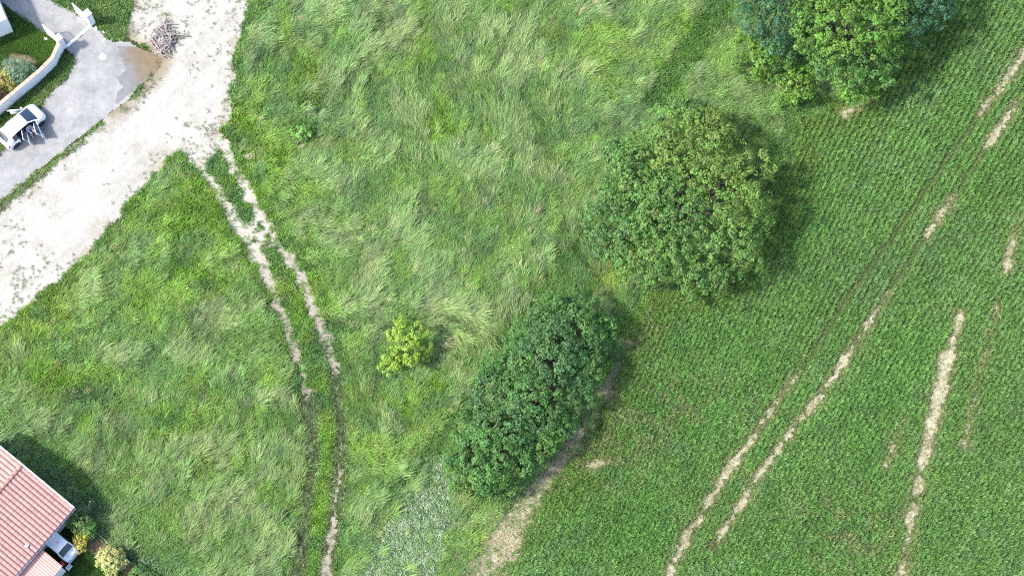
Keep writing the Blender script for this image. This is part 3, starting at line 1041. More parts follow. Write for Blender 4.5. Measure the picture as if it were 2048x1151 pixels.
# ------------------------------------------------------------------ trees and shrubs
def leaves_mesh(lobes, cr, per, leaf, seed, dens=1.3, flat=0.55, zmin=0.15, inner=0.12, lump=1.25, hole_t=0.30):
    """lobes: (x, y, z, r, rz, tint). Clumps of leaves over the lobes' outer surfaces."""
    r = np.random.default_rng(seed)
    L, T = [], []
    for l in lobes:
        if l[3] < lump:
            L.append(l[:5])
            T.append(l[5])
            continue
        L.append((l[0], l[1], l[2] - l[4] * 0.12, l[3] * 0.80, l[4] * 0.74))
        T.append(l[5])
        k = int(3 + 1.5 * l[3] * l[3])
        for q in range(k):
            d = r.normal(0, 1, 3)
            d /= np.linalg.norm(d)
            d[2] = abs(d[2]) * 0.9 - 0.15
            rr = r.uniform(0.55, 1.0) * min(1.25, 0.42 * l[3])
            L.append((l[0] + d[0] * (l[3] - rr * 0.52), l[1] + d[1] * (l[3] - rr * 0.52), l[2] + d[2] * (l[4] - rr * 0.5), rr, rr * 0.8))
            v = r.uniform(0.82, 1.16)
            T.append((l[5][0] * v * r.uniform(0.9, 1.12), l[5][1] * v, l[5][2] * v))
    L, T = np.array(L), np.array(T)
    PC, PT, PN = [], [], []
    for i, (cx, cy, cz, rr, rz) in enumerate(L):
        k = int(dens * 2.6 * math.pi * rr * (rr + rz) * 0.5 / (cr / 0.5) ** 2)
        d = r.normal(0, 1, (k * 2, 3))
        d /= np.linalg.norm(d, axis=1)[:, None]
        d = d[d[:, 2] > -0.45][:k]
        q = r.uniform(0.80, 1.06, (len(d), 1))
        inn = r.uniform(0, 1, (len(d), 1)) < inner
        q = np.where(inn, r.uniform(0.3, 0.8, (len(d), 1)), q)
        # bumps on the lobe
        q = q * (1 + 0.18 * np.sin(d[:, :1] * 7 + seed) * np.sin(d[:, 1:2] * 6 + i) + 0.10 * np.sin(d[:, 2:] * 9 + i * 2))
        c = np.array([cx, cy, cz]) + d * q * np.array([rr, rr, rz])
        # drop what is deep inside another lobe
        keep = c[:, 2] > zmin
        if rr > 0.8 or len(L) > 12:
            hole = fbm(c[:, 0] + 0.6 * c[:, 2], c[:, 1] - 0.5 * c[:, 2], 0.85, seed + 5, 2)
            keep &= (hole > hole_t) | (r.uniform(0, 1, len(c)) < 0.08)
        for j in range(len(L)):
            if j != i:
                e = (c - L[j, :3]) / np.array([L[j, 3], L[j, 3], L[j, 4]])
                keep &= (np.sum(e * e, 1) > 0.55) | (r.uniform(0, 1, len(c)) < 0.06)
        PC.append(c[keep])
        PN.append(d[keep])
        PT.append(np.tile(T[i], (int(keep.sum()), 1)) * r.uniform(0.80, 1.2, (int(keep.sum()), 1)) * (1 + r.normal(0, 0.06, (int(keep.sum()), 3))))
    C, D, TT = np.concatenate(PC), np.concatenate(PN), np.concatenate(PT)
    m = len(C)
    cs = cr * r.uniform(0.65, 1.3, m)
    off = r.normal(0, 1, (m, per, 3))
    off = off / np.linalg.norm(off, axis=2)[:, :, None] * r.uniform(0.15, 1, (m, per, 1)) ** 0.4 * 0.85
    pos = C[:, None, :] + off * cs[:, None, None] * np.array([1, 1, 0.6])
    up = np.array([0, 0, 1.0])
    nrm = flat * up + (1 - flat) * D[:, None, :] + r.normal(0, 0.33, (m, per, 3)) + off * 0.75
    pos = pos.reshape(-1, 3)
    nrm = nrm.reshape(-1, 3)
    nrm /= np.linalg.norm(nrm, axis=1)[:, None]
    a = r.normal(0, 1, pos.shape)
    u = np.cross(nrm, a)
    u /= np.linalg.norm(u, axis=1)[:, None]
    w = np.cross(nrm, u)
    s = leaf * r.uniform(0.6, 1.25, (len(pos), 1)) * np.repeat(r.uniform(0.7, 1.35, m), per)[:, None]
    fold = nrm * s * r.uniform(-0.05, 0.25, (len(pos), 1))
    V = np.stack([pos - u * s, pos + w * s * 0.55 + fold, pos + u * s, pos - w * s * 0.55 + fold], 1).reshape(-1, 3)
    V[:, 2] = np.maximum(V[:, 2], 0.03)
    k = len(pos)
    q = np.arange(k * 4).reshape(k, 4)
    me = np_mesh('crown', V, q)
    tc_ = np.repeat(TT, per, 0) * r.uniform(0.78, 1.22, (k, 1))
    tc_ *= 1 + r.normal(0, 0.05, (k, 3))
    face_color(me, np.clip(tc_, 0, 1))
    return me


def branches(mb, base, lobes, r0, seed, trunk_h):
    r = random.Random(seed)
    base = Vector(base)
    top = base + Vector((r.uniform(-.2, .2), r.uniform(-.2, .2), trunk_h))
    cen = Vector((sum(l[0] for l in lobes) / len(lobes), sum(l[1] for l in lobes) / len(lobes), 0))
    for l in lobes:
        e = Vector((l[0], l[1], l[2] + l[4] * 0.3))
        m = top.lerp(e, 0.5) + Vector((r.uniform(-.4, .4), r.uniform(-.4, .4), r.uniform(0, .5)))
        mb.tube([top - Vector((0, 0, 0.3)), m, e], [r0 * 0.55, r0 * 0.34, r0 * 0.1], 6)
        for k in range(3):
            d = Vector((r.uniform(-1, 1), r.uniform(-1, 1), r.uniform(-0.1, 0.8))) * l[3] * 0.6
            mb.tube([m, m.lerp(e, 0.5) + d * 0.4, e + d], [r0 * 0.22, r0 * 0.14, r0 * 0.05], 5)
    return top


def tree(name, base_px, lobes_px, label, cat, cr=0.45, per=22, leaf=0.13, trunk_h=1.6, r0=0.22, seed=1, dens=1.3, group=None, zs=1.0, **kw):
    base = G(*base_px)
    root = empty(name, base)
    tag(root, label, cat, group)
    lobes = []
    for l in lobes_px:
        p = G(l[0], l[1], l[2] * zs) - base
        lobes.append((p.x, p.y, l[2] * zs, l[3], l[4] * (0.4 + 0.6 * zs), l[5]))
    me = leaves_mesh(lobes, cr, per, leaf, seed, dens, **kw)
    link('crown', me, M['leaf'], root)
    mb = MB()
    top = branches(mb, (0, 0, 0), lobes, r0, seed, trunk_h)
    mb.build('limb', M['bark'], root, True)
    tb = MB()
    tb.tube([(0, 0, -0.1), (0, 0, 0.25), (top.x * .5, top.y * .5, trunk_h * .55), top], [r0 * 1.5, r0 * 1.1, r0, r0 * .85], 10)
    tb.build('trunk', M['bark'], root, True)
    return root


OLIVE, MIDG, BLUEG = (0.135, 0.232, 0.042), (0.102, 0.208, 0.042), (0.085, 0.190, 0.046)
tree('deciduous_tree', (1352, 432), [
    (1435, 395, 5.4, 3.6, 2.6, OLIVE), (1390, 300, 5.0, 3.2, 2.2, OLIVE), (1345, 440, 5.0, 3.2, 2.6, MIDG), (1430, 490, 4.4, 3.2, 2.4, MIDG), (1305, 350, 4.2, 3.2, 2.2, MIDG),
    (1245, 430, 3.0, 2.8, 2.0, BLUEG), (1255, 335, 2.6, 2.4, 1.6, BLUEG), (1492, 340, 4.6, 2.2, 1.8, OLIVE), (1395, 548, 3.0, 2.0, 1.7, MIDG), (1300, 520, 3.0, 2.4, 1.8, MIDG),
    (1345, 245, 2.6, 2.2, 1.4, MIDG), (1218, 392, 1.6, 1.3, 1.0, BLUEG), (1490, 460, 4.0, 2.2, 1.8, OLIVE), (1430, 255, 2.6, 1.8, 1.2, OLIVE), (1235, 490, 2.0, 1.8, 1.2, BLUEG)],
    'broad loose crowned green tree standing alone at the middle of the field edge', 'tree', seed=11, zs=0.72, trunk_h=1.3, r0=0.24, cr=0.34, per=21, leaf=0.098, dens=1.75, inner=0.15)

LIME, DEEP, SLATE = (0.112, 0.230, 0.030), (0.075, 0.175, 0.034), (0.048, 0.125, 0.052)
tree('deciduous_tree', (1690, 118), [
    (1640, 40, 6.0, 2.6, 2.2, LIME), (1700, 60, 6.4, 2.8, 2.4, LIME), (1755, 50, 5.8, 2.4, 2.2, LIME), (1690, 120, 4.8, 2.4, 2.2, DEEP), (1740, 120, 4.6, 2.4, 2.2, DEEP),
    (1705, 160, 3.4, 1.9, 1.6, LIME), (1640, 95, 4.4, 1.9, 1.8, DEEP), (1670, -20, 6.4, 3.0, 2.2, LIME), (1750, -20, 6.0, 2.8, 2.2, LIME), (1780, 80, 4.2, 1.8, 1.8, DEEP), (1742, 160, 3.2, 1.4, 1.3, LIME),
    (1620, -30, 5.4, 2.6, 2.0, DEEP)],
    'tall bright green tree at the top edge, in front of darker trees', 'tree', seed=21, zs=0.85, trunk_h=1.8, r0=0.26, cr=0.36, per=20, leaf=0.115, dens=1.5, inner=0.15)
tree('deciduous_tree', (1530, 90), [
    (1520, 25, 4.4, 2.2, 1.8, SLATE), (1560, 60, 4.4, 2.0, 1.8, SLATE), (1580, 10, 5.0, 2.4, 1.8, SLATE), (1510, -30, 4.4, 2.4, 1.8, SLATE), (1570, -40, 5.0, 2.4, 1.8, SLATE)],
    'dark bluish green tree at the top edge, left of the bright tree', 'tree', seed=31, trunk_h=1.8, r0=0.2, cr=0.36, per=20, leaf=0.10, dens=1.5, inner=0.15)
tree('deciduous_tree', (1845, 60), [
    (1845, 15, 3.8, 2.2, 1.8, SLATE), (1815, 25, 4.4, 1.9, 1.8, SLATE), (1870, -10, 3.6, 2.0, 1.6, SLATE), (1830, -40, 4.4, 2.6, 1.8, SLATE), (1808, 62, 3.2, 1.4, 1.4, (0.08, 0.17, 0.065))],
    'dark slate green tree at the top edge, right of the bright tree', 'tree', seed=41, trunk_h=1.6, r0=0.2, cr=0.36, per=20, leaf=0.10, dens=1.5, inner=0.15)
tree('shrub', (1515, 140), [
    (1500, 95, 2.2, 1.6, 1.4, (0.12, 0.24, 0.032)), (1530, 120, 2.0, 1.6, 1.3, LIME), (1545, 85, 2.6, 1.5, 1.3, DEEP), (1490, 130, 1.3, 1.1, 0.9, DEEP), (1560, 125, 1.8, 1.2, 1.1, DEEP), (1500, 150, 1.0, 0.9, 0.8, LIME)],
    'leafy bright green shrub below the dark bluish tree', 'shrub', seed=51, trunk_h=0.8, r0=0.1, cr=0.36, per=22, leaf=0.11, dens=1.5, inner=0.15)
tree('shrub', (1590, 192), [
    (1588, 165, 1.7, 1.5, 1.3, LIME), (1600, 185, 1.3, 1.2, 1.0, LIME), (1565, 180, 1.2, 1.1, 0.9, (0.12, 0.24, 0.032)), (1612, 160, 1.5, 1.0, 0.9, LIME)],
    'round bright green shrub at the foot of the tall bright tree', 'shrub', seed=61, trunk_h=0.7, r0=0.09, cr=0.33, per=22, leaf=0.115, dens=1.5, inner=0.15)

HG, HB, HY = (0.072, 0.172, 0.038), (0.064, 0.152, 0.042), (0.092, 0.205, 0.036)
tree('hedge', (1055, 830), [
    (1138, 655, 2.6, 2.8, 1.9, HG), (1178, 668, 2.2, 2.0, 1.7, HG), (1098, 645, 2.0, 2.0, 1.5, HG), (1118, 690, 2.8, 2.6, 1.9, HB), (1100, 725, 2.8, 2.7, 1.9, HB), (1156, 728, 2.3, 2.1, 1.7, HG), (1050, 705, 2.1, 2.1, 1.6, HG),
    (1080, 760, 2.8, 2.7, 1.9, HG), (1128, 775, 2.4, 2.2, 1.7, HB), (1030, 745, 2.3, 2.2, 1.7, HG), (1060, 800, 2.8, 2.7, 1.9, HG), (1108, 815, 2.3, 2.1, 1.7, HG), (1002, 782, 2.1, 2.1, 1.6, HB), (1035, 835, 2.7, 2.6, 1.9, HB),
    (1078, 862, 2.1, 2.0, 1.6, HY), (985, 825, 2.1, 2.0, 1.6, HB), (1005, 875, 2.5, 2.4, 1.8, HG), (1045, 900, 1.9, 1.8, 1.5, HG), (955, 868, 1.8, 1.8, 1.4, HG), (978, 920, 2.1, 2.2, 1.6, HG), (1018, 935, 1.6, 1.6, 1.3, HY),
    (935, 910, 1.5, 1.7, 1.3, HG), (952, 958, 1.3, 1.6, 1.1, HY), (992, 965, 1.3, 1.4, 1.0, HY), (920, 950, 1.0, 1.2, 0.9, HY)],
    'long dense dark green hedge at the edge of the crop', 'hedge', seed=71, trunk_h=0.6, r0=0.10, cr=0.33, per=22, leaf=0.095, dens=2.3, inner=0.15, hole_t=0.28)
YG = (0.23, 0.36, 0.042)
tree('young_tree', (818, 718), [
    (815, 690, 2.0, 1.35, 1.2, YG), (800, 665, 1.6, 0.9, 0.8, YG), (840, 665, 1.7, 0.8, 0.8, YG), (790, 715, 1.1, 0.9, 0.8, YG), (835, 715, 1.2, 0.9, 0.8, (0.18, 0.31, 0.04)), (780, 735, .6, .7, .5, YG), (850, 690, 1.4, .7, .7, (0.18, 0.31, 0.04)), (805, 640, 1.2, .55, .5, YG)],
    'small yellow green tree standing alone in the long grass', 'tree', seed=81, trunk_h=0.9, r0=0.07, cr=0.24, per=20, leaf=0.08, dens=1.35, inner=0.35, hole_t=0.28)
tree('bush', (606, 272), [
    (604, 264, .75, .6, .5, (0.20, 0.38, 0.08)), (617, 270, .55, .4, .35, (0.20, 0.38, 0.08)), (594, 270, .55, .4, .35, (0.19, 0.36, 0.07))],
    'tiny light green bush alone in the meadow right of the track', 'bush', seed=91, trunk_h=0.2, r0=0.03, cr=0.2, per=12, leaf=0.075, dens=1.3)
# garden shrubs
tree('bush', (42, 152), [(38, 140, 1.1, 1.0, .9, (0.15, 0.25, 0.15)), (20, 138, .9, .75, .7, (0.15, 0.25, 0.15)), (55, 142, .8, .6, .6, (0.12, 0.22, 0.12)), (40, 158, .6, .6, .5, (0.13, 0.23, 0.13))],
     'rounded grey green bush inside the white garden wall', 'bush', seed=101, trunk_h=0.3, r0=0.05, cr=0.22, per=16, leaf=0.06, dens=3.2, hole_t=0.2)
tree('bush', (8, 176), [(10, 160, .9, .8, .7, (0.34, 0.34, 0.07)), (20, 172, .6, .5, .5, (0.32, 0.33, 0.07)), (-8, 158, .8, .7, .6, (0.40, 0.36, 0.06))],
     'golden yellow bush below the grey green bush in the garden', 'bush', seed=111, trunk_h=0.3, r0=0.05, cr=0.2, per=16, leaf=0.06, dens=3.2, hole_t=0.2)
tree('bush', (4, 198), [(4, 186, .6, .55, .5, (0.065, 0.04, 0.025)), (-12, 190, .6, .5, .5, (0.07, 0.045, 0.03))],
     'small dark reddish bush behind the white garden wall', 'bush', seed=121, trunk_h=0.2, r0=0.04, cr=0.2, per=16, leaf=0.06, dens=3.2, hole_t=0.2)
tree('bush', (226, 1130), [(222, 1118, 1.0, .95, .85, (0.44, 0.46, 0.16)), (210, 1112, .8, .6, .6, (0.44, 0.46, 0.16)), (236, 1122, .8, .55, .55, (0.42, 0.44, 0.14)), (222, 1135, .6, .6, .5, (0.42, 0.44, 0.14))],
     'round pale yellow variegated bush on the shaded lawn by the fence', 'bush', seed=131, trunk_h=0.3, r0=0.05, cr=0.2, per=16, leaf=0.075, dens=3.2, hole_t=0.2)
tree('bush', (168, 1068), [(160, 1046, 1.4, .8, .8, (0.13, 0.20, 0.06)), (175, 1055, 1.2, .7, .7, (0.12, 0.24, 0.05)), (150, 1040, 1.3, .6, .6, (0.10, 0.17, 0.055)), (165, 1030, 1.0, .6, .6, (0.10, 0.17, 0.06))],
     'mixed green bush at the corner of the red roofed house', 'bush', seed=141, trunk_h=0.3, r0=0.05, cr=0.22, per=15, leaf=0.07, dens=3.2, hole_t=0.2)
tree('bush', (160, 1096), [(160, 1082, .9, .5, .6, (0.45, 0.42, 0.08)), (164, 1066, 1.1, .45, .5, (0.45, 0.40, 0.06)), (160, 1094, .6, .42, .4, (0.42, 0.42, 0.12))],
     'yellow leaved bush beside the white vehicle', 'bush', seed=151, trunk_h=0.3, r0=0.05, cr=0.18, per=15, leaf=0.06, dens=3.2, hole_t=0.2)
tree('bush', (285, 1158), [(280, 1148, .6, .7, .5, (0.10, 0.22, 0.05)), (300, 1160, .6, .8, .5, (0.10, 0.22, 0.05))],
     'low green bush at the bottom edge beside the wire fence', 'bush', seed=161, trunk_h=0.2, r0=0.04, cr=0.22, per=15, leaf=0.07, dens=3.2, hole_t=0.2)

# tall flowering spike by the house corner
sp = empty('mullein_plant', G(178, 1022))
tag(sp, 'tall pale flower spike leaning at the corner of the red roofed house', 'plant')
mb = MB()
mb.tube([(0, 0, 0), (0.08, .05, 0.7), (0.25, .2, 1.3), (0.42, .42, 1.75)], [0.03, 0.028, 0.022, 0.01], 6)
mb.build('stem', M['bark'], sp, True)
spl = []
r_ = np.random.default_rng(5)
V, F = [], []
for i in range(150):
    t = r_.uniform(0.25, 1.0)
    c = np.array([0.42 * t ** 1.6, 0.42 * t ** 2, 1.78 * t]) + r_.normal(0, 0.055 * (1.35 - t), 3)
    u = r_.normal(0, 1, 3)
    u /= np.linalg.norm(u)
    w = np.cross(u, r_.normal(0, 1, 3))
    w /= np.linalg.norm(w)
    s = r_.uniform(0.03, 0.06)
    k = len(V)
    V += [c - u * s, c + w * s * .6, c + u * s, c - w * s * .6]
    F.append([k, k + 1, k + 2, k + 3])
me = np_mesh('flower_spike', np.array(V), np.array(F))
face_color(me, np.tile(np.array([[0.36, 0.40, 0.2]]), (len(F), 1)) * r_.uniform(.7, 1.2, (len(F), 1)))
link('flower_spike', me, M['leaf'], sp)['kind'] = 'stuff'
#REST#

# ------------------------------------------------------------------ garden wall and gate
M['coping'] = mat_plain('coping_tile', (0.42, 0.29, 0.22), 0.85, 0, 0.3, 2.5)
M['rock'] = mat_plain('pale_rock', (0.62, 0.62, 0.58), 0.9, 0, 0.25, 4)
M['concrete'] = mat_plain('concrete', (0.50, 0.50, 0.48), 0.9, 0, 0.2, 2)
M['dark'] = mat_plain('dark_metal', (0.03, 0.03, 0.035), 0.5)
M['rubber'] = mat_plain('rubber', (0.02, 0.02, 0.022), 0.8)
M['alloy'] = mat_plain('alloy', (0.45, 0.46, 0.48), 0.35, 0.8)
M['glass'] = mat_plain('tinted_glass', (0.02, 0.035, 0.06), 0.05, 0, 0.1, 2, 0.8)
M['carwhite'] = mat_plain('car_paint', (0.80, 0.81, 0.82), 0.25, 0, 0.04, 2, 0.5, 0.6)
M['interior'] = mat_plain('car_interior', (0.035, 0.035, 0.06), 0.8)
M['seatcloth'] = mat_plain('seat_cloth', (0.06, 0.06, 0.10), 0.9)
M['redlens'] = mat_plain('red_lens', (0.35, 0.02, 0.02), 0.2)
M['lens'] = mat_plain('lamp_lens', (0.35, 0.37, 0.40), 0.1)


def offset_line(P, d):
    """parallel of an open polyline, d to the left"""
    out = []
    for i in range(len(P)):
        a = P[max(i - 1, 0)]
        c = P[min(i + 1, len(P) - 1)]
        n1 = None
        ns = []
        if i > 0:
            e = (P[i] - P[i - 1]).normalized()
            ns.append(Vector((-e.y, e.x)))
        if i < len(P) - 1:
            e = (P[i + 1] - P[i]).normalized()
            ns.append(Vector((-e.y, e.x)))
        n = sum(ns, Vector((0, 0))).normalized()
        k = 1.0 / max(0.5, n.dot(ns[0]))
        out.append(P[i] + n * d * k)
    return out


WALL = [Vector(G(*p)[:2]) for p in [(-150, 358), (0, 231), (90, 155), (114, 131), (123, 111), (128, 101)]]
wall = empty('garden_wall', (*WALL[1], 0))
tag(wall, 'low white rendered wall with a brown tile coping beside the lane', 'wall')
wl = Vector((WALL[1].x, WALL[1].y))
A = [p - wl for p in WALL]
B = offset_line(A, 0.22)
hw = 1.32
mb = MB()
for i in range(len(A) - 1):
    mb.prism([A[i], A[i + 1], B[i + 1], B[i]], -0.05, hw)
mb.build('wall_face', M['render'], wall)
A2, B2 = offset_line(A, -0.035), offset_line(A, 0.27)
for i in range(len(A) - 1):                         # coping tiles laid end to end
    L = (A[i + 1] - A[i]).length
    k = max(1, round(L / 0.5))
    for j in range(k):
        t0, t1 = j / k + 0.012 / L, (j + 1) / k - 0.012 / L
        q = [A2[i].lerp(A2[i + 1], t0), A2[i].lerp(A2[i + 1], t1), B2[i].lerp(B2[i + 1], t1), B2[i].lerp(B2[i + 1], t0)]
        c = MB()
        c.prism(q, hw + 0.004, hw + 0.05 + 0.01 * random.random())
        c.build('coping_tile', M['coping'], wall)


def pillar(px, py, h, label):
    p = G(px, py)
    q = G(px + 10, py - 8) - p
    o = empty('gate_pillar', p, math.atan2(q.y, q.x))
    tag(o, label, 'pillar', 'gate pillars')
    m = MB()
    m.box(-0.24, 0.24, -0.24, 0.24, -0.05, h)
    m.build('shaft', M['render'], o, False, 0.012)
    m = MB()
    m.add([(-.29, -.29, h + .002), (.29, -.29, h + .002), (.29, .29, h + .002), (-.29, .29, h + .002), (-.29, -.29, h + .06), (.29, -.29, h + .06), (.29, .29, h + .06), (-.29, .29, h + .06), (0, 0, h + .2)],
          [[3, 2, 1, 0], [0, 1, 5, 4], [1, 2, 6, 5], [2, 3, 7, 6], [3, 0, 4, 7], [4, 5, 8], [5, 6, 8], [6, 7, 8], [7, 4, 8]])
    m.build('cap', M['concrete'], o)
    return o


pillar(126, 94, 1.75, 'white gate pillar at the end of the garden wall')
pillar(184, 47, 1.9, 'white gate pillar on the grass beside the scattered pale stones')


def gate_leaf(hx, hy, fx, fy, L, label):
    h, f = G(hx, hy), G(fx, fy)
    d = f - h
    o = empty('gate_leaf', h, math.atan2(d.y, d.x))
    tag(o, label, 'gate', 'open gate leaves')
    m = MB()
    m.box(0.03, 0.10, -.03, .03, 0.08, 1.6)
    m.box(L - .07, L, -.03, .03, 0.08, 1.85)
    m.box(.101, L - .071, -.028, .028, 0.08, 0.16)
    m.build('frame', M['white'], o)
    m = MB()
    m.add([(0.10, -.03, 1.54), (L - .07, -.03, 1.78), (L - .07, .03, 1.78), (.10, .03, 1.54), (0.10, -.03, 1.61), (L - .07, -.03, 1.85), (L - .07, .03, 1.85), (.10, .03, 1.61)],
          [[3, 2, 1, 0], [4, 5, 6, 7], [0, 1, 5, 4], [1, 2, 6, 5], [2, 3, 7, 6], [3, 0, 4, 7]])
    m.build('top_rail', M['white'], o)
    m = MB()
    m.box(.102, L - .072, -.015, .015, 0.165, 0.85)
    m.build('lower_panel', M['white'], o)
    n = int((L - .2) / 0.13)
    for k in range(n):
        x = .12 + (k + .5) * (L - .24) / n
        m = MB()
        m.box(x - .018, x + .018, -.012, .012, .852, 1.50 + 0.22 * x / L)
        m.build('bar', M['white'], o)
    return o


gate_leaf(120, 88, 94, 68, 1.35, 'white gate leaf swung open over the lawn side of the driveway')
gate_leaf(179, 47, 152, 25, 1.40, 'white gate leaf swung open beside the grass, right of the driveway')
a, c = G(134, 93), G(179, 54)
d = c - a
th = empty('gate_threshold', a, math.atan2(d.y, d.x))
tag(th, 'pale concrete threshold strip crossing the driveway between the gate pillars', 'threshold')
m = MB()
m.box(0, d.length, -.11, .11, 0.0, 0.05)
m.build('strip', M['white'], th, False, 0.01)
m = MB()
m.box(d.length * .5, d.length * .5 + .32, -.18, -.125, 0.0, 0.035)
m.build('drain_grate', M['dark'], th)


def rock(px, py, s, seed, label):
    bm = bmesh.new()
    bmesh.ops.create_icosphere(bm, subdivisions=3, radius=1)
    r = random.Random(seed)
    dirs = [(Vector((r.gauss(0, 1), r.gauss(0, 1), r.gauss(0, 1))).normalized(), r.uniform(.55, .9)) for _ in range(12)]
    for v in bm.verts:
        for dd, q in dirs:
            e = v.co.dot(dd) - q
            if e > 0:
                v.co -= dd * e
        v.co = Vector((v.co.x * s, v.co.y * s * .75, max(v.co.z * s * .6, -.1 * s) + .1 * s))
    me = bpy.data.meshes.new('stone')
    bm.to_mesh(me)
    bm.free()
    o = link('stone', me, M['rock'])
    o.location = G(px, py)
    o.rotation_euler = (0, 0, r.uniform(0, 6))
    tag(o, label, 'stone', 'pale stones beside the gate')


rock(193, 58, .24, 1, 'largest pale stone, nearest to the white gate pillar')
rock(207, 65, .19, 2, 'pale stone second from the gate pillar in the row on the grass edge')
rock(219, 72, .13, 3, 'smallest pale stone, farthest from the gate on the grass edge')
rock(209, 80, .17, 4, 'pale stone lying on the edge of the paved lane')
rock(158, 38, .09, 5, 'small pale stone at the foot of the right gate leaf')
rock(92, 78, .22, 6, 'pale stone on the lawn beside the left gate leaf')

mh = empty('manhole_cover', G(205, 114, 0.012))
tag(mh, 'round pale manhole cover in the paved lane', 'manhole')
m = MB()
n = 24
ro, ri = .27, .21
V = [(ro * math.cos(2 * math.pi * k / n), ro * math.sin(2 * math.pi * k / n), .016) for k in range(n)] + [(ri * math.cos(2 * math.pi * k / n), ri * math.sin(2 * math.pi * k / n), .016) for k in range(n)]
V += [(ro * 1.04 * math.cos(2 * math.pi * k / n), ro * 1.04 * math.sin(2 * math.pi * k / n), 0) for k in range(n)]
m.add(V, [[k, (k + 1) % n, n + (k + 1) % n, n + k] for k in range(n)] + [[2 * n + k, 2 * n + (k + 1) % n, (k + 1) % n, k] for k in range(n)])
m.build('rim', M['white'], mh)
m = MB()
m.tube([(0, 0, 0), (0, 0, .013)], ri * .97, 24)
m.build('lid', M['concrete'], mh)

# white outbuilding whose corner shows at the left edge
p = G(12, 38, 2.6)
e1, e2 = G(0, 10, 2.6) - p, G(0, 52, 2.6) - p
ob = empty('outbuilding', (p.x, p.y, 0), math.atan2(e1.y, e1.x))
tag(ob, 'white building corner at the left edge beside the driveway', 'building')
m = MB()
m.box(0.05, 4.0, -0.0, 4.0, 0, 2.5)
m.build('wall', M['render'], ob)
m = MB()
m.box(-.02, 4.1, -.02, 4.1, 2.502, 2.6)
m.build('roof', M['white'], ob, False, .02)
sl = sheet('garden_path', lambda x, y: poly_sd(x, y, G2([(-40, 86), (0, 106), (22, 118), (10, 128), (0, 124), (-40, 108)])), 0.02, 0.1,
           mat_plain('slate', (0.07, 0.09, 0.11), 0.8), (-44, -36, 16, 26))

# ------------------------------------------------------------------ heap of cut branches
M['deadwood'] = mat_surface('dead_wood', [(0.3, (0.16, 0.13, 0.12)), (0.7, (0.42, 0.37, 0.34))], 3, 0.95, 0.01, 25)
r = random.Random(3)
PC = G(325, 78)
for i in range(85):
    a = r.uniform(0, 6.28)
    q = math.sqrt(r.random())
    cx, cy = PC.x + q * math.cos(a) * 0.95 + 0.1, PC.y + q * math.sin(a) * 1.45
    L = r.choice([0.5, 0.7, 0.9, 1.2, 1.6]) * r.uniform(.8, 1.2)
    rad = r.uniform(.022, .055)
    th_ = r.uniform(0, math.pi)
    zc = 0.08 + (1 - q) * 0.75 * r.random() + 0.05
    dz = r.uniform(-.25, .25)
    m = MB()
    pts = []
    bend = r.uniform(-.15, .15)
    for k in range(4):
        t = k / 3 - .5
        pts.append((t * L, bend * (1 - 4 * t * t) * L * .5, dz * t * L))
    m.tube(pts, [rad, rad * .95, rad * .85, rad * .6], 6)
    if r.random() < .45:
        s_ = r.choice([-1, 1])
        m.tube([pts[1], (pts[1][0] + .22 * L, s_ * .16 * L, pts[1][2] + .06)], [rad * .6, rad * .3], 5)
    o = m.build('branch', M['deadwood'], None, True)
    o.location = (cx, cy, max(zc, abs(dz) * L * .5 + rad))
    o.rotation_euler = (0, 0, th_)
    tag(o, 'cut grey brown branch in the tangled heap on the dirt road', 'branch', 'branches heaped on the dirt road')

# ------------------------------------------------------------------ vehicles
def loft(stations, rings, classify):
    """stations: x list; rings: list of half rings [(y,z)..] bottom->top centre. classify(i, j, side) -> key or None"""
    nj = len(rings[0])
    out = {}
    for side in (1, -1):
        for i in range(len(stations) - 1):
            for j in range(nj - 1):
                key = classify(i, j, side)
                if key is None:
                    continue
                q = []
                for (ii, jj) in ((i, j), (i + 1, j), (i + 1, j + 1), (i, j + 1)):
                    y, z = rings[ii][jj]
                    q.append((stations[ii], y * side, z))
                if side < 0:
                    q = q[::-1]
                out.setdefault(key, []).append(q)
    # close the ends
    for i, s_ in ((0, 1), (len(stations) - 1, -1)):
        pts = [(stations[i], y, z) for y, z in rings[i]] + [(stations[i], -y, z) for y, z in reversed(rings[i]) if y > 1e-6]
        out.setdefault('body', []).append(pts if s_ < 0 else pts[::-1])
    return out


def mesh_from(quads, name, mat, parent, smooth=True, thick=0.0, origin=(0, 0, 0)):
    bm = bmesh.new()
    o_ = Vector(origin)
    for q in quads:
        bm.faces.new([bm.verts.new(Vector(p) - o_) for p in q])
    bmesh.ops.remove_doubles(bm, verts=bm.verts, dist=1e-4)
    bmesh.ops.recalc_face_normals(bm, faces=bm.faces)
    me = bpy.data.meshes.new(name)
    bm.to_mesh(me)
    bm.free()
    o = link(name, me, mat, parent, smooth)
    if thick:
        sm = o.modifiers.new('thickness', 'SOLIDIFY')
        sm.thickness = thick
        sm.offset = 0
    return o


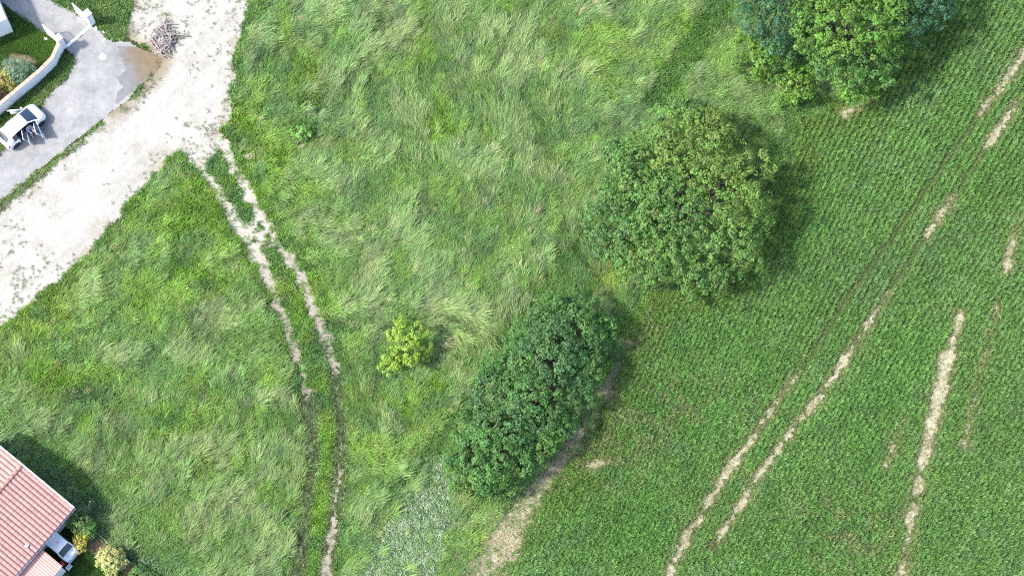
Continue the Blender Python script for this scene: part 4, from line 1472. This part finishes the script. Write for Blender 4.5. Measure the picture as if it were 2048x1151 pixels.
def wheel(parent, x, y, rad, wd):
    s_ = 1 if y > 0 else -1
    w = empty('wheel', (x, y, rad))
    w.parent = parent
    n = 24
    V, F = [], []
    prof = [(-wd / 2, rad * .68), (-wd / 2, rad * .93), (-wd * .38, rad), (wd * .38, rad), (wd / 2, rad * .93), (wd / 2, rad * .68)]
    for k in range(n):
        t = 2 * math.pi * k / n
        for (yy, rr) in prof:
            V.append((rr * math.cos(t), yy, rr * math.sin(t)))
    m_ = len(prof)
    for k in range(n):
        for j in range(m_ - 1):
            F.append([k * m_ + j, ((k + 1) % n) * m_ + j, ((k + 1) % n) * m_ + j + 1, k * m_ + j + 1])
    t_ = MB().add(V, F)
    t_.build('tyre', M['rubber'], w, True)
    m = MB()
    yo = s_ * wd * .36
    m.tube([(0, yo - .01, 0), (0, yo + .01, 0)], rad * .16, 12)
    for k in range(7):
        t = 2 * math.pi * k / 7
        dx, dz = math.cos(t), math.sin(t)
        m.tube([(dx * rad * .12, yo, dz * rad * .12), (dx * rad * .66, yo + s_ * .01, dz * rad * .66)], [rad * .08, rad * .06], 5)
    for k in range(24):
        t, t2 = 2 * math.pi * k / 24, 2 * math.pi * (k + 1) / 24
        m.tube([(math.cos(t) * rad * .66, yo, math.sin(t) * rad * .66), (math.cos(t2) * rad * .66, yo, math.sin(t2) * rad * .66)], rad * .05, 5, False)
    m.build('rim', M['alloy'], w, True)
    return w


ca, cb = G(33, 290, .3), G(81, 247, .3)
heading = math.atan2(cb.y - ca.y, cb.x - ca.x)
lat = Vector((-math.sin(heading), math.cos(heading), 0))
cpos = Vector((ca.x, ca.y, 0.014)) + lat * 0.78
car = empty('hatchback_car', cpos, heading)
tag(car, 'white hatchback with its doors open, parked on the lane beside the white wall', 'car')
#        x      w    z0   zb   yb   yr   zr    zt
ST = [(-.72, .56, .40, .60, .54, .42, .66, .68), (-.66, .74, .32, .74, .70, .54, .84, .86), (-.52, .82, .26, .88, .79, .60, 1.04, 1.07), (-.16, .85, .22, .97, .82, .57, 1.40, 1.45),
      (.05, .86, .22, .97, .83, .57, 1.44, 1.50), (.45, .865, .22, .96, .835, .57, 1.46, 1.53), (1.20, .87, .22, .95, .84, .57, 1.46, 1.53), (1.75, .87, .22, .94, .84, .57, 1.42, 1.49),
      (2.24, .87, .22, .93, .83, .66, 1.17, 1.23), (2.58, .865, .22, .92, .80, .74, .95, 1.01), (2.85, .85, .23, .86, .76, .62, .90, .95), (3.06, .81, .26, .76, .68, .54, .81, .85),
      (3.19, .70, .30, .63, .57, .45, .67, .70), (3.25, .55, .36, .52, .46, .38, .55, .56)]
xs_ = [s_[0] for s_ in ST]
rings = []
for (x, w, z0, zb, yb, yr, zr, zt) in ST:
    rings.append([(w * .93, z0), (w, z0 + .16), (w * 1.0, z0 + .16 + (zb - z0 - .16) * .55), (yb, zb), (yr, zr), (yr - .075, zr + .02), (yr * .5, zt - .012), (0, zt)])


def car_class(i, j, side):
    x = xs_[i]
    if j in (5, 6) and x in (1.75, 2.24):
        return 'windscreen'
    if j in (5, 6) and x == -.52:
        return 'rear_window'
    if j == 3 and x in (.05,):
        return 'quarter_window' + ('r' if side < 0 else 'l')
    front = x in (1.20, 1.75)
    rear = x == .45
    if j <= 3 and front:
        k = 'fr' if side < 0 else 'fl'
        return k + ('_win' if j == 3 else '')
    if j <= 3 and rear:
        k = 'rr' if side < 0 else 'rl'
        return k + ('_win' if j == 3 else '')
    return 'body'


parts = loft(xs_, rings, car_class)
mesh_from(parts['body'], 'body', M['carwhite'], car)
mesh_from(parts['windscreen'], 'windscreen', M['glass'], car)
mesh_from(parts['rear_window'], 'rear_window', M['glass'], car)
for k in 'rl':
    mesh_from(parts['quarter_window' + k], 'quarter_window', M['glass'], car, False)
for key, hinge, ang in (('fr', (2.24, -.85, 0), R(68)), ('fl', (2.24, .85, 0), R(-40)), ('rr', (1.20, -.86, 0), R(58)), ('rl', (1.20, .86, 0), 0)):
    d_ = mesh_from(parts[key], 'door', M['carwhite'], car, True, 0.07 if ang else 0.0, hinge)
    d_.location = hinge
    d_.rotation_euler = (0, 0, ang)
    if ang:
        d_['label'] = {'fr': 'open front passenger door', 'fl': 'open front door on the wall side', 'rr': 'open rear door on the lane side'}[key]
    wdw = mesh_from(parts[key + '_win'], 'window', M['glass'], d_, True, 0.012, hinge)
    # door frame round the glass
    ys = -1 if key[1] == 'r' else 1
    m = MB()
    xs2 = [2.24, 1.75, 1.20] if key[0] == 'f' else [1.20, .45]
    pts = []
    for x in xs2:
        s_ = ST[xs_.index(x)]
        pts.append(Vector((x, ys * (s_[5] + .005), s_[6])) - Vector(hinge))
    sb = ST[xs_.index(xs2[-1])]
    pts.append(Vector((xs2[-1], ys * sb[4], sb[3])) - Vector(hinge))
    m.tube(pts, .028, 5)
    m.build('window_frame', M['carwhite'], d_, True)
    m = MB()
    zz = .80
    xa = xs2[-1] + .12
    m.box(xa - hinge[0], xa + .16 - hinge[0], ys * .87 - hinge[1] - .015, ys * .87 - hinge[1] + .02, zz, zz + .03)
    m.build('handle', M['alloy'], d_)
for s_ in (1, -1):
    m = MB()
    m.add([(0, 0, 0), (0.16, 0, 0), (.14, s_ * .2, 0), (0.03, s_ * .2, 0), (0, 0, .12), (.13, 0, .12), (.11, s_ * .19, .11), (.03, s_ * .19, .11)],
          [[0, 1, 2, 3], [4, 5, 6, 7], [0, 1, 5, 4], [1, 2, 6, 5], [2, 3, 7, 6], [3, 0, 4, 7]])
    o = m.build('wing_mirror', M['carwhite'], car, True, .02)
    o.location = (2.16, s_ * .84, .92)
    m = MB()
    m.box(0, .22, -.10, .10, 0, .10)
    o = m.build('headlight', M['lens'], car, True, .03)
    o.location = (2.98, s_ * .60, .68)
    o.rotation_euler = (0, R(20), -s_ * R(28))
    m = MB()
    m.box(0, .12, -.07, .07, 0, .30)
    o = m.build('tail_light', M['redlens'], car, True, .025)
    o.location = (-.66, s_ * .70, .66)
    o.rotation_euler = (0, R(22), s_ * R(15))
    for xw in (0.0, 2.5):
        wheel(car, xw, s_ * .775, .30, .2)
        m = MB()
        m.tube([(xw, s_ * .70, .31), (xw, s_ * .872, .31)], .355, 20)
        m.build('wheel_arch', M['rubber'], car)
m = MB()
m.box(-.35, 2.45, -.78, .78, .22, .30)
m.build('floor', M['interior'], car)
m = MB()
m.box(2.05, 2.5, -.76, .76, .45, .88)
m.build('dashboard', M['interior'], car, True, .05)
for y_ in (.38, -.38):
    st = empty('front_seat', (1.45, y_, .3))
    st.parent = car
    m = MB()
    m.box(-.25, .28, -.25, .25, 0, .24)
    m.build('cushion', M['seatcloth'], st, True, .05)
    m = MB()
    m.box(-.42, -.26, -.25, .25, .10, .80)
    m.build('backrest', M['seatcloth'], st, True, .05)
    m = MB()
    m.box(-.40, -.30, -.13, .13, .82, 1.0)
    m.build('headrest', M['seatcloth'], st, True, .03)
m = MB()
m.box(.15, .65, -.70, .70, .3, .55)
m.box(.0, .14, -.70, .70, .32, 1.0)
m.build('rear_seat', M['seatcloth'], car, True, .04)
m = MB()
for k in range(20):
    t, t2 = 2 * math.pi * k / 20, 2 * math.pi * (k + 1) / 20
    m.tube([(-.06 * math.sin(t) * .6, .18 * math.cos(t), .18 * math.sin(t)), (-.06 * math.sin(t2) * .6, .18 * math.cos(t2), .18 * math.sin(t2))], .015, 5, False)
o = m.build('steering_wheel', M['rubber'], car, True)
o.location = (1.98, .38, .86)


# ------------------------------------------------------------------ person sitting sideways on the passenger seat
def skin_body(name, J, E, mat, parent, sub=2, root=0):
    me = bpy.data.meshes.new(name)
    me.from_pydata([j[:3] for j in J], E, [])
    me.update()
    o = link(name, me, mat, parent)
    o.modifiers.new('skin', 'SKIN')
    lay = me.skin_vertices[0].data if me.skin_vertices else None
    if lay is None:
        bm = bmesh.new()
        bm.from_mesh(me)
        bm.verts.layers.skin.verify()
        bm.to_mesh(me)
        bm.free()
        lay = me.skin_vertices[0].data
    for k, j in enumerate(J):
        lay[k].radius = (j[3], j[3])
        lay[k].use_root = (k == root)
    sb_ = o.modifiers.new('smooth', 'SUBSURF')
    sb_.levels = sb_.render_levels = sub
    for p_ in me.polygons:
        p_.use_smooth = True
    return o


M['skin'] = mat_plain('skin', (0.52, 0.33, 0.25), 0.6, 0, .1, 8)
M['lavender'] = mat_plain('lavender_cloth', (0.42, 0.42, 0.62), 0.95, 0, .2, 10, .1)
M['jeans'] = mat_plain('pale_jeans', (0.38, 0.42, 0.58), 0.95, 0, .2, 10, .1)
M['hair'] = mat_plain('dark_hair', (0.035, 0.022, 0.016), 0.7, 0, .3, 20)
M['shoe'] = mat_plain('pale_shoe', (0.65, 0.66, 0.68), 0.7)
pl = Vector((1.55, -.52, 0.0))
pw = cpos + Matrix.Rotation(heading, 3, 'Z') @ pl
per = empty('person', pw, heading - math.pi / 2)       # +X of the person points out of the car
tag(per, 'person in pale lavender clothes sitting sideways in the car with feet out', 'person')
# joints in the person's frame: x outwards, y left, z up
J = [(0, 0, .62, .13), (.06, 0, .84, .13), (.14, 0, 1.03, .12), (.20, 0, 1.12, .055), (.26, 0, 1.18, .075), (.29, 0, 1.28, .085), (.30, 0, 1.36, .05)]
E_ = [(0, 1), (1, 2), (2, 3), (3, 4), (4, 5), (5, 6)]


def chain(J, E_, start, pts):
    prev = start
    for p in pts:
        J.append(p)
        E_.append((prev, len(J) - 1))
        prev = len(J) - 1
    return prev


for s_ in (1, -1):
    hand = chain(J, E_, 2, [(.15, s_ * .17, 1.04, .06), (.26, s_ * .23, .82, .047), (.46, s_ * .14, .76, .036), (.53, s_ * .10, .75, .026)])
    for k in range(4):
        chain(J, E_, hand, [(.57, s_ * (.13 - .022 * k), .745, .010), (.60 + .006 * (k in (1, 2)), s_ * (.13 - .024 * k), .725, .008)])
    chain(J, E_, hand, [(.53, s_ * .05, .74, .010), (.555, s_ * .035, .73, .008)])
    knee = (.46, s_ * .15, .58, .065)
    foot = chain(J, E_, 0, [(.06, s_ * .10, .60, .095), knee, (.50, s_ * .17, .32, .05), (.52 + .04 * s_, s_ * .18, .09, .038), (.66 + .04 * s_, s_ * .20, .05, .036)])
skin_body('body', J, E_, M['skin'], per)
JS = [(0, 0, .66, .155), (.06, 0, .84, .155), (.14, 0, 1.03, .14), (.18, 0, 1.09, .08)]
ES = [(0, 1), (1, 2), (2, 3)]
for s_ in (1, -1):
    chain(JS, ES, 2, [(.15, s_ * .17, 1.04, .082), (.26, s_ * .23, .82, .066), (.44, s_ * .15, .765, .052)])
skin_body('shirt', JS, ES, M['lavender'], per)
JT = [(0, 0, .62, .15)]
ET = []
for s_ in (1, -1):
    chain(JT, ET, 0, [(.06, s_ * .10, .60, .118), (.46, s_ * .15, .58, .085), (.50, s_ * .17, .32, .07), (.52 + .035 * s_, s_ * .178, .14, .06)])
skin_body('trousers', JT, ET, M['jeans'], per)
for s_ in (1, -1):
    skin_body('shoe', [(.50 + .04 * s_, s_ * .18, .065, .052), (.60 + .04 * s_, s_ * .19, .05, .05), (.70 + .04 * s_, s_ * .20, .042, .038)], [(0, 1), (1, 2)], M['shoe'], per)
skin_body('hair', [(.225, 0, 1.22, .07), (.235, 0, 1.32, .092), (.29, 0, 1.39, .075), (.345, 0, 1.375, .04)], [(0, 1), (1, 2), (2, 3)], M['hair'], per)
for s_ in (1, -1):
    bm = bmesh.new()
    bmesh.ops.create_uvsphere(bm, u_segments=8, v_segments=6, radius=.012)
    me = bpy.data.meshes.new('eye')
    bm.to_mesh(me)
    bm.free()
    o = link('eye', me, M['hair'], per, True)
    o.location = (.372, s_ * .032, 1.285)
skin_body('nose', [(.365, 0, 1.275, .010), (.388, 0, 1.25, .014)], [(0, 1)], M['skin'], per, 1)

# ------------------------------------------------------------------ red roofed house
M['tile'] = mat_surface('roof_tile', [(0.3, (0.37, 0.205, 0.18)), (0.7, (0.46, 0.285, 0.25))], 1.2, 0.85, 0.004, 40, (9, 0.15), 0.25, per_object=0.16)
M['tilepan_shade'] = mat_surface('roof_tile_channel_shade', [(0.3, (0.13, 0.065, 0.055)), (0.7, (0.20, 0.10, 0.085))], 2, 0.9)  # shade between the tile rolls, put into the colour as darker terracotta
M['ridge'] = mat_surface('ridge_tile', [(0.3, (0.42, 0.20, 0.15)), (0.7, (0.52, 0.27, 0.21))], 1.5, 0.85, 0.004, 40)
M['shedroof'] = mat_surface('shed_roof', [(0.3, (0.50, 0.25, 0.21)), (0.7, (0.60, 0.33, 0.285))], 1.2, 0.8)
M['gutter'] = mat_plain('gutter', (0.30, 0.30, 0.33), 0.4, 0.2)
HZ, HW, HR, HL = 2.9, 4.7, 1.2, 11.0
he = G(148, 1015, HZ)
house = empty('house', (he.x, he.y, 0), R(51.6))
tag(house, 'house with a red tiled gable roof at the bottom left corner', 'house')
m = MB()
m.box(-HL + .3, -.25, .42, 2 * HW - .42, 0, HZ - .02)
m.build('wall', M['render'], house)
m = MB()
for x in (-.25, -HL + .5):
    m.add([(x, .42, HZ - .018), (x, 2 * HW - .42, HZ - .018), (x, HW, HZ + HR - .16), (x - .2, .42, HZ - .018), (x - .2, 2 * HW - .42, HZ - .018), (x - .2, HW, HZ + HR - .16)],
          [[0, 1, 2], [5, 4, 3], [0, 3, 4, 1], [1, 4, 5, 2], [2, 5, 3, 0]])
m.build('gable', M['render'], house)
roof = MB()
th2 = .09
roof.add([(-HL, 0, HZ), (0, 0, HZ), (0, HW, HZ + HR), (-HL, HW, HZ + HR), (-HL, 2 * HW, HZ), (0, 2 * HW, HZ),
          (-HL, 0, HZ - th2), (0, 0, HZ - th2), (0, HW, HZ + HR - th2), (-HL, HW, HZ + HR - th2), (-HL, 2 * HW, HZ - th2), (0, 2 * HW, HZ - th2)],
         [[0, 1, 2, 3], [3, 2, 5, 4], [7, 6, 9, 8], [8, 9, 10, 11], [0, 6, 7, 1], [1, 7, 8, 2], [2, 8, 11, 5], [5, 11, 10, 4], [4, 10, 9, 3], [3, 9, 6, 0]])
roof = roof.build('roof', M['tilepan_shade'], house)
TWD, NC = 0.345, 14
SL = math.hypot(HW, HR)
TL = SL / NC
prof = [(-.172, .012), (-.105, .012), (-.09, .030), (-.05, .056), (.02, .068), (.09, .060), (.14, .038), (.165, .016)]


def tile_mesh():
    V, F = [], []
    for (yy, up) in ((0.0, .016), (TL + .05, .002)):      # lower end sits on the course below
        for (x, z) in prof:
            V.append((x, yy, z + up))
    k = len(prof)
    for i in range(k - 1):
        F.append([i, i + 1, k + i + 1, k + i])
    for dz in (.016, .004):
        for (x, z) in prof:
            V.append((x, 0.0, z + dz))
    for i in range(k - 1):
        F.append([3 * k + i, 3 * k + i + 1, 2 * k + i + 1, 2 * k + i])
    me = bpy.data.meshes.new('tile')
    me.from_pydata(V, [], F)
    me.update()
    me.materials.append(M['tile'])
    me.materials.append(M['tilepan_shade'])
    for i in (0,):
        me.polygons[i].material_index = 1  # pan face gets the darker colour that stands for channel shade
    for p_ in me.polygons:
        p_.use_smooth = p_.index < k - 1
    return me


tmesh = tile_mesh()
pitch = math.atan2(HR, HW)
far = MB()
ntile = 0
HM = Matrix.Translation((he.x, he.y, 0)) @ Matrix.Rotation(R(51.6), 4, 'Z')


def in_view(pw):
    q = pw - Vector((0, -H * math.tan(TILT), H))
    Z = q.dot(Vector((0, sT, -cT)))
    px, py = 1024 + FPX * q.x / Z, 575.5 - FPX * q.dot(Vector((0, cT, sT))) / Z
    return px > -14 and py < 1163


for slope in (0, 1):
    for cidx in range(int(HL / TWD)):
        x = -.22 - cidx * TWD
        for k in range(NC):
            t = k * TL
            if slope == 0:
                loc = Vector((x, t * math.cos(pitch), HZ + t * math.sin(pitch) + .006))
                Mx = Matrix.Translation(loc) @ Matrix.Rotation(pitch, 4, 'X')
            else:
                loc = Vector((x, 2 * HW - t * math.cos(pitch), HZ + t * math.sin(pitch) + .006))
                Mx = Matrix.Translation(loc) @ Matrix.Rotation(math.pi, 4, 'Z') @ Matrix.Rotation(pitch, 4, 'X')
            mid = HM @ (Mx @ Vector((0, TL / 2, .05)))
            if in_view(mid) and ntile < 300:
                o = bpy.data.objects.new('tile', tmesh)
                col.objects.link(o)
                o.parent = roof
                jit = Matrix.Rotation(random.gauss(0, .006), 4, 'Z') @ Matrix.Translation((0, random.gauss(0, .004), random.uniform(0, .004)))
                o.matrix_local = Mx @ jit
                ntile += 1
            elif cidx < 26:
                far.add([Mx @ v.co for v in tmesh.vertices], [list(p_.vertices) for p_ in tmesh.polygons])
o = far.build('tile_field', M['tile'], roof)
o['kind'] = 'stuff'
for k in range(int(HL / .42)):
    m = MB()
    V, F = [], []
    for xx, gr in ((0, 1.0), (-.45, .93)):
        for j in range(7):
            t = math.pi * j / 6
            V.append((xx, .17 * math.cos(t) * gr, .12 * math.sin(t) * gr))
    for j in range(6):
        F.append([j, j + 1, 7 + j + 1, 7 + j])
    F.append(list(range(7)))
    m.add(V, F)
    o = m.build('ridge_tile', M['ridge'], roof, True)
    o.location = (-.04 - k * .42, HW, HZ + HR + .05)
# white verge boards along the gable
for sgn in (0, 1):
    m = MB()
    y0, y1 = (0, HW) if sgn == 0 else (2 * HW, HW)
    m.add([(-.045, y0, HZ - .12), (-.045, y1, HZ + HR - .12), (-.045, y1, HZ + HR + .11), (-.045, y0, HZ + .11), (.075, y0, HZ - .12), (.075, y1, HZ + HR - .12), (.075, y1, HZ + HR + .11), (.075, y0, HZ + .11)],
          [[0, 1, 2, 3], [7, 6, 5, 4], [0, 4, 5, 1], [1, 5, 6, 2], [2, 6, 7, 3], [3, 7, 4, 0]])
    m.build('verge_board', M['white'], house)
m = MB()
V, F = [], []
for xx in (-HL, .05):
    for j in range(7):
        t = math.pi + math.pi * j / 6
        V.append((xx, -.07 + .075 * math.cos(t), HZ - .02 + .07 * math.sin(t)))
    for j in range(7):
        t = 2 * math.pi - math.pi * j / 6
        V.append((xx, -.07 + .06 * math.cos(t), HZ - .02 + .055 * math.sin(t)))
for j in range(14):
    F.append([j, (j + 1) % 14, 14 + (j + 1) % 14, 14 + j])
F += [list(range(14))[::-1], list(range(14, 28))]
m.add(V, F)
m.build('gutter', M['gutter'], house, True)
m = MB()
m.box(-4.26, -4.02, .62, .86, HZ + .25, HZ + .36)
m.build('roof_vent', M['white'], house, False, .02)

# annexe with a ribbed pale red roof
HI = HM.inverted()
q = HI @ G(82, 1095, 2.55)
q2 = HI @ G(123, 1133, 2.25)
ax = q.x - 0.02
shed = empty('annexe', HM @ Vector((ax, .3, 0)), R(51.6))
tag(shed, 'low annexe with a pale red ribbed roof against the house eave', 'shed')
wy = q2.y - .3
m = MB()
m.box(-5, -.12, wy + .12, .09, 0, 2.12)
m.build('wall', M['render'], shed)
m = MB()
nr = 26
V, F = [], []
for i in range(nr * 4 + 1):
    x = -5 + 5 * i / (nr * 4)
    z = .035 if (i % 4) in (1, 2) else 0
    for (yy, zz) in ((.09, 2.58), (wy, 2.22)):
        V.append((x, yy, zz + z))
for i in range(nr * 4):
    F.append([2 * i, 2 * i + 1, 2 * i + 3, 2 * i + 2])
m.add(V, F)
o = m.build('roof', M['shedroof'], shed)
sm = o.modifiers.new('thickness', 'SOLIDIFY')
sm.thickness = .03
sheet('terrace', lambda x, y: poly_sd(x, y, G2([(60, 1151), (123, 1133), (130, 1136), (150, 1170), (120, 1220), (40, 1220)])), 0.02, 0.1,
      mat_surface('terrace_slabs', [(0.3, (0.34, 0.29, 0.20)), (0.7, (0.46, 0.40, 0.29))], 1.5, .9, .005, 20), (-40, -30, -30, -18))

# small white vehicle nose-out under the eave
vc = G(113, 1084, 1.45)
vdir = HM.to_3x3() @ Vector((0, -1, 0))
mc = empty('microcar', (vc.x, vc.y, 0), math.atan2(vdir.y, vdir.x))
tag(mc, 'small white vehicle with a round roof vent parked under the house eave', 'vehicle')
#        x      w   z0   zb   yb   yr   zr    zt
S2 = [(-1.6, .52, .35, .8, .55, .5, 1.1, 1.15), (-1.5, .62, .25, .85, .60, .55, 1.38, 1.42), (-.9, .66, .22, .86, .64, .57, 1.44, 1.49), (.62, .66, .22, .86, .64, .56, 1.42, 1.48),
      (.98, .66, .22, .85, .63, .60, .92, .98), (1.28, .63, .24, .78, .58, .52, .82, .86), (1.45, .52, .30, .60, .48, .42, .64, .66)]
xs2_ = [s_[0] for s_ in S2]
rings2 = [[(w * .94, z0), (w, z0 + .14), (w, (z0 + zb) / 2 + .1), (yb, zb), (yr, zr), (yr - .06, zr + .015), (yr * .5, zt - .01), (0, zt)] for (x, w, z0, zb, yb, yr, zr, zt) in S2]


def mc_class(i, j, side):
    if j in (5, 6) and xs2_[i] == .62:
        return 'windscreen'
    if j == 3 and xs2_[i] in (-.9,):
        return 'window'
    return 'body'


pp = loft(xs2_, rings2, mc_class)
mesh_from(pp['body'], 'body', M['carwhite'], mc)
mesh_from(pp['windscreen'], 'windscreen', mat_plain('grey_glass', (0.06, 0.09, 0.13), 0.08, 0, .2, 2, .8), mc)
mesh_from(pp['window'], 'side_window', M['glass'], mc, False)
m = MB()
m.tube([(.05, .08, 1.47), (.05, .08, 1.52)], [.085, .075], 14)
m.build('roof_vent', M['concrete'], mc)
for k in range(3):
    m = MB()
    m.box(-.02, .02, -.36 + .02 * k, .36 - .02 * k, -.012, .012)
    o = m.build('bonnet_slat', M['gutter'], mc, False)
    o.location = (1.06 + .10 * k, 0, .955 - .055 * k)
    o.rotation_euler = (0, R(28), 0)
m = MB()
m.box(1.42, 1.54, -.56, .56, .30, .46)
m.build('bumper', M['gutter'], mc, True, .03)
for s_ in (1, -1):
    m = MB()
    m.box(1.30, 1.45, s_ * .42 - .09, s_ * .42 + .09, .60, .72)
    m.build('headlight', M['lens'], mc, True, .03)
    for xw in (-1.0, 1.0):
        wheel(mc, xw, s_ * .60, .24, .16)
# red can and slatted crate next to it
p = G(127, 1127)
can = empty('red_container', p, .5)
tag(can, 'small dark red container between the white vehicle and the annexe', 'container')
m = MB()
m.box(-.14, .14, -.2, .2, 0.01, .5)
m.build('container_body', mat_plain('red_plastic', (0.32, 0.015, 0.04), .4), can, True, .05)
m = MB()
m.tube([(0, -.12, .5), (0, -.12, .56)], .04, 10)
m.build('lid', M['rock'], can)
m = MB()
m.tube([(0, -.05, .49), (0, -.03, .57), (0, .10, .57), (0, .13, .49)], .018, 6)
m.build('handle', M['dark'], can, True)
p = G(139, 1134)
cr = empty('slatted_crate', p, R(51.6))
tag(cr, 'small pale slatted crate on the shaded lawn below the white vehicle', 'crate')
for k in range(3):
    m = MB()
    m.box(-.22, .22, -.17 + k * .125, -.17 + k * .125 + .07, .26, .285)
    m.build('slat', M['white'], cr)
for x in (-.2, .17):
    m = MB()
    m.box(x, x + .03, -.16, .16, 0, .258)
    m.build('side_board', M['white'], cr)

# ------------------------------------------------------------------ wire fence along the yard
M['fencegreen'] = mat_plain('fence_green', (0.07, 0.13, 0.10), .5, .2)
FP = [G(186, 1058), G(208, 1077), G(230, 1096), G(252, 1116), G(275, 1136), G(300, 1158), G(330, 1184)]
fen = empty('wire_fence', FP[0])
tag(fen, 'dark green wire fence between the yard and the meadow', 'fence')
for a in FP:
    m = MB()
    q = a - FP[0]
    m.tube([(q.x, q.y, -.1), (q.x, q.y, 1.25)], .035, 8)
    m.build('post', M['fencegreen'], fen, True)
for i in range(len(FP) - 1):
    a, b_ = FP[i] - FP[0], FP[i + 1] - FP[0]
    m = MB()
    for k in range(9):
        z = .08 + k * .14
        m.tube([(a.x, a.y, z), (b_.x, b_.y, z)], .006, 4)
    nv = 14
    for k in range(nv):
        q = a.lerp(b_, (k + .5) / nv)
        m.tube([(q.x, q.y, .05), (q.x, q.y, 1.2)], .005, 4)
    o = m.build('mesh_panel', M['fencegreen'], fen)
    o['kind'] = 'stuff'
    m = MB()
    m.tube([(a.x, a.y, 1.22), (b_.x, b_.y, 1.22)], .02, 6)
    m.build('top_rail', M['fencegreen'], fen, True)
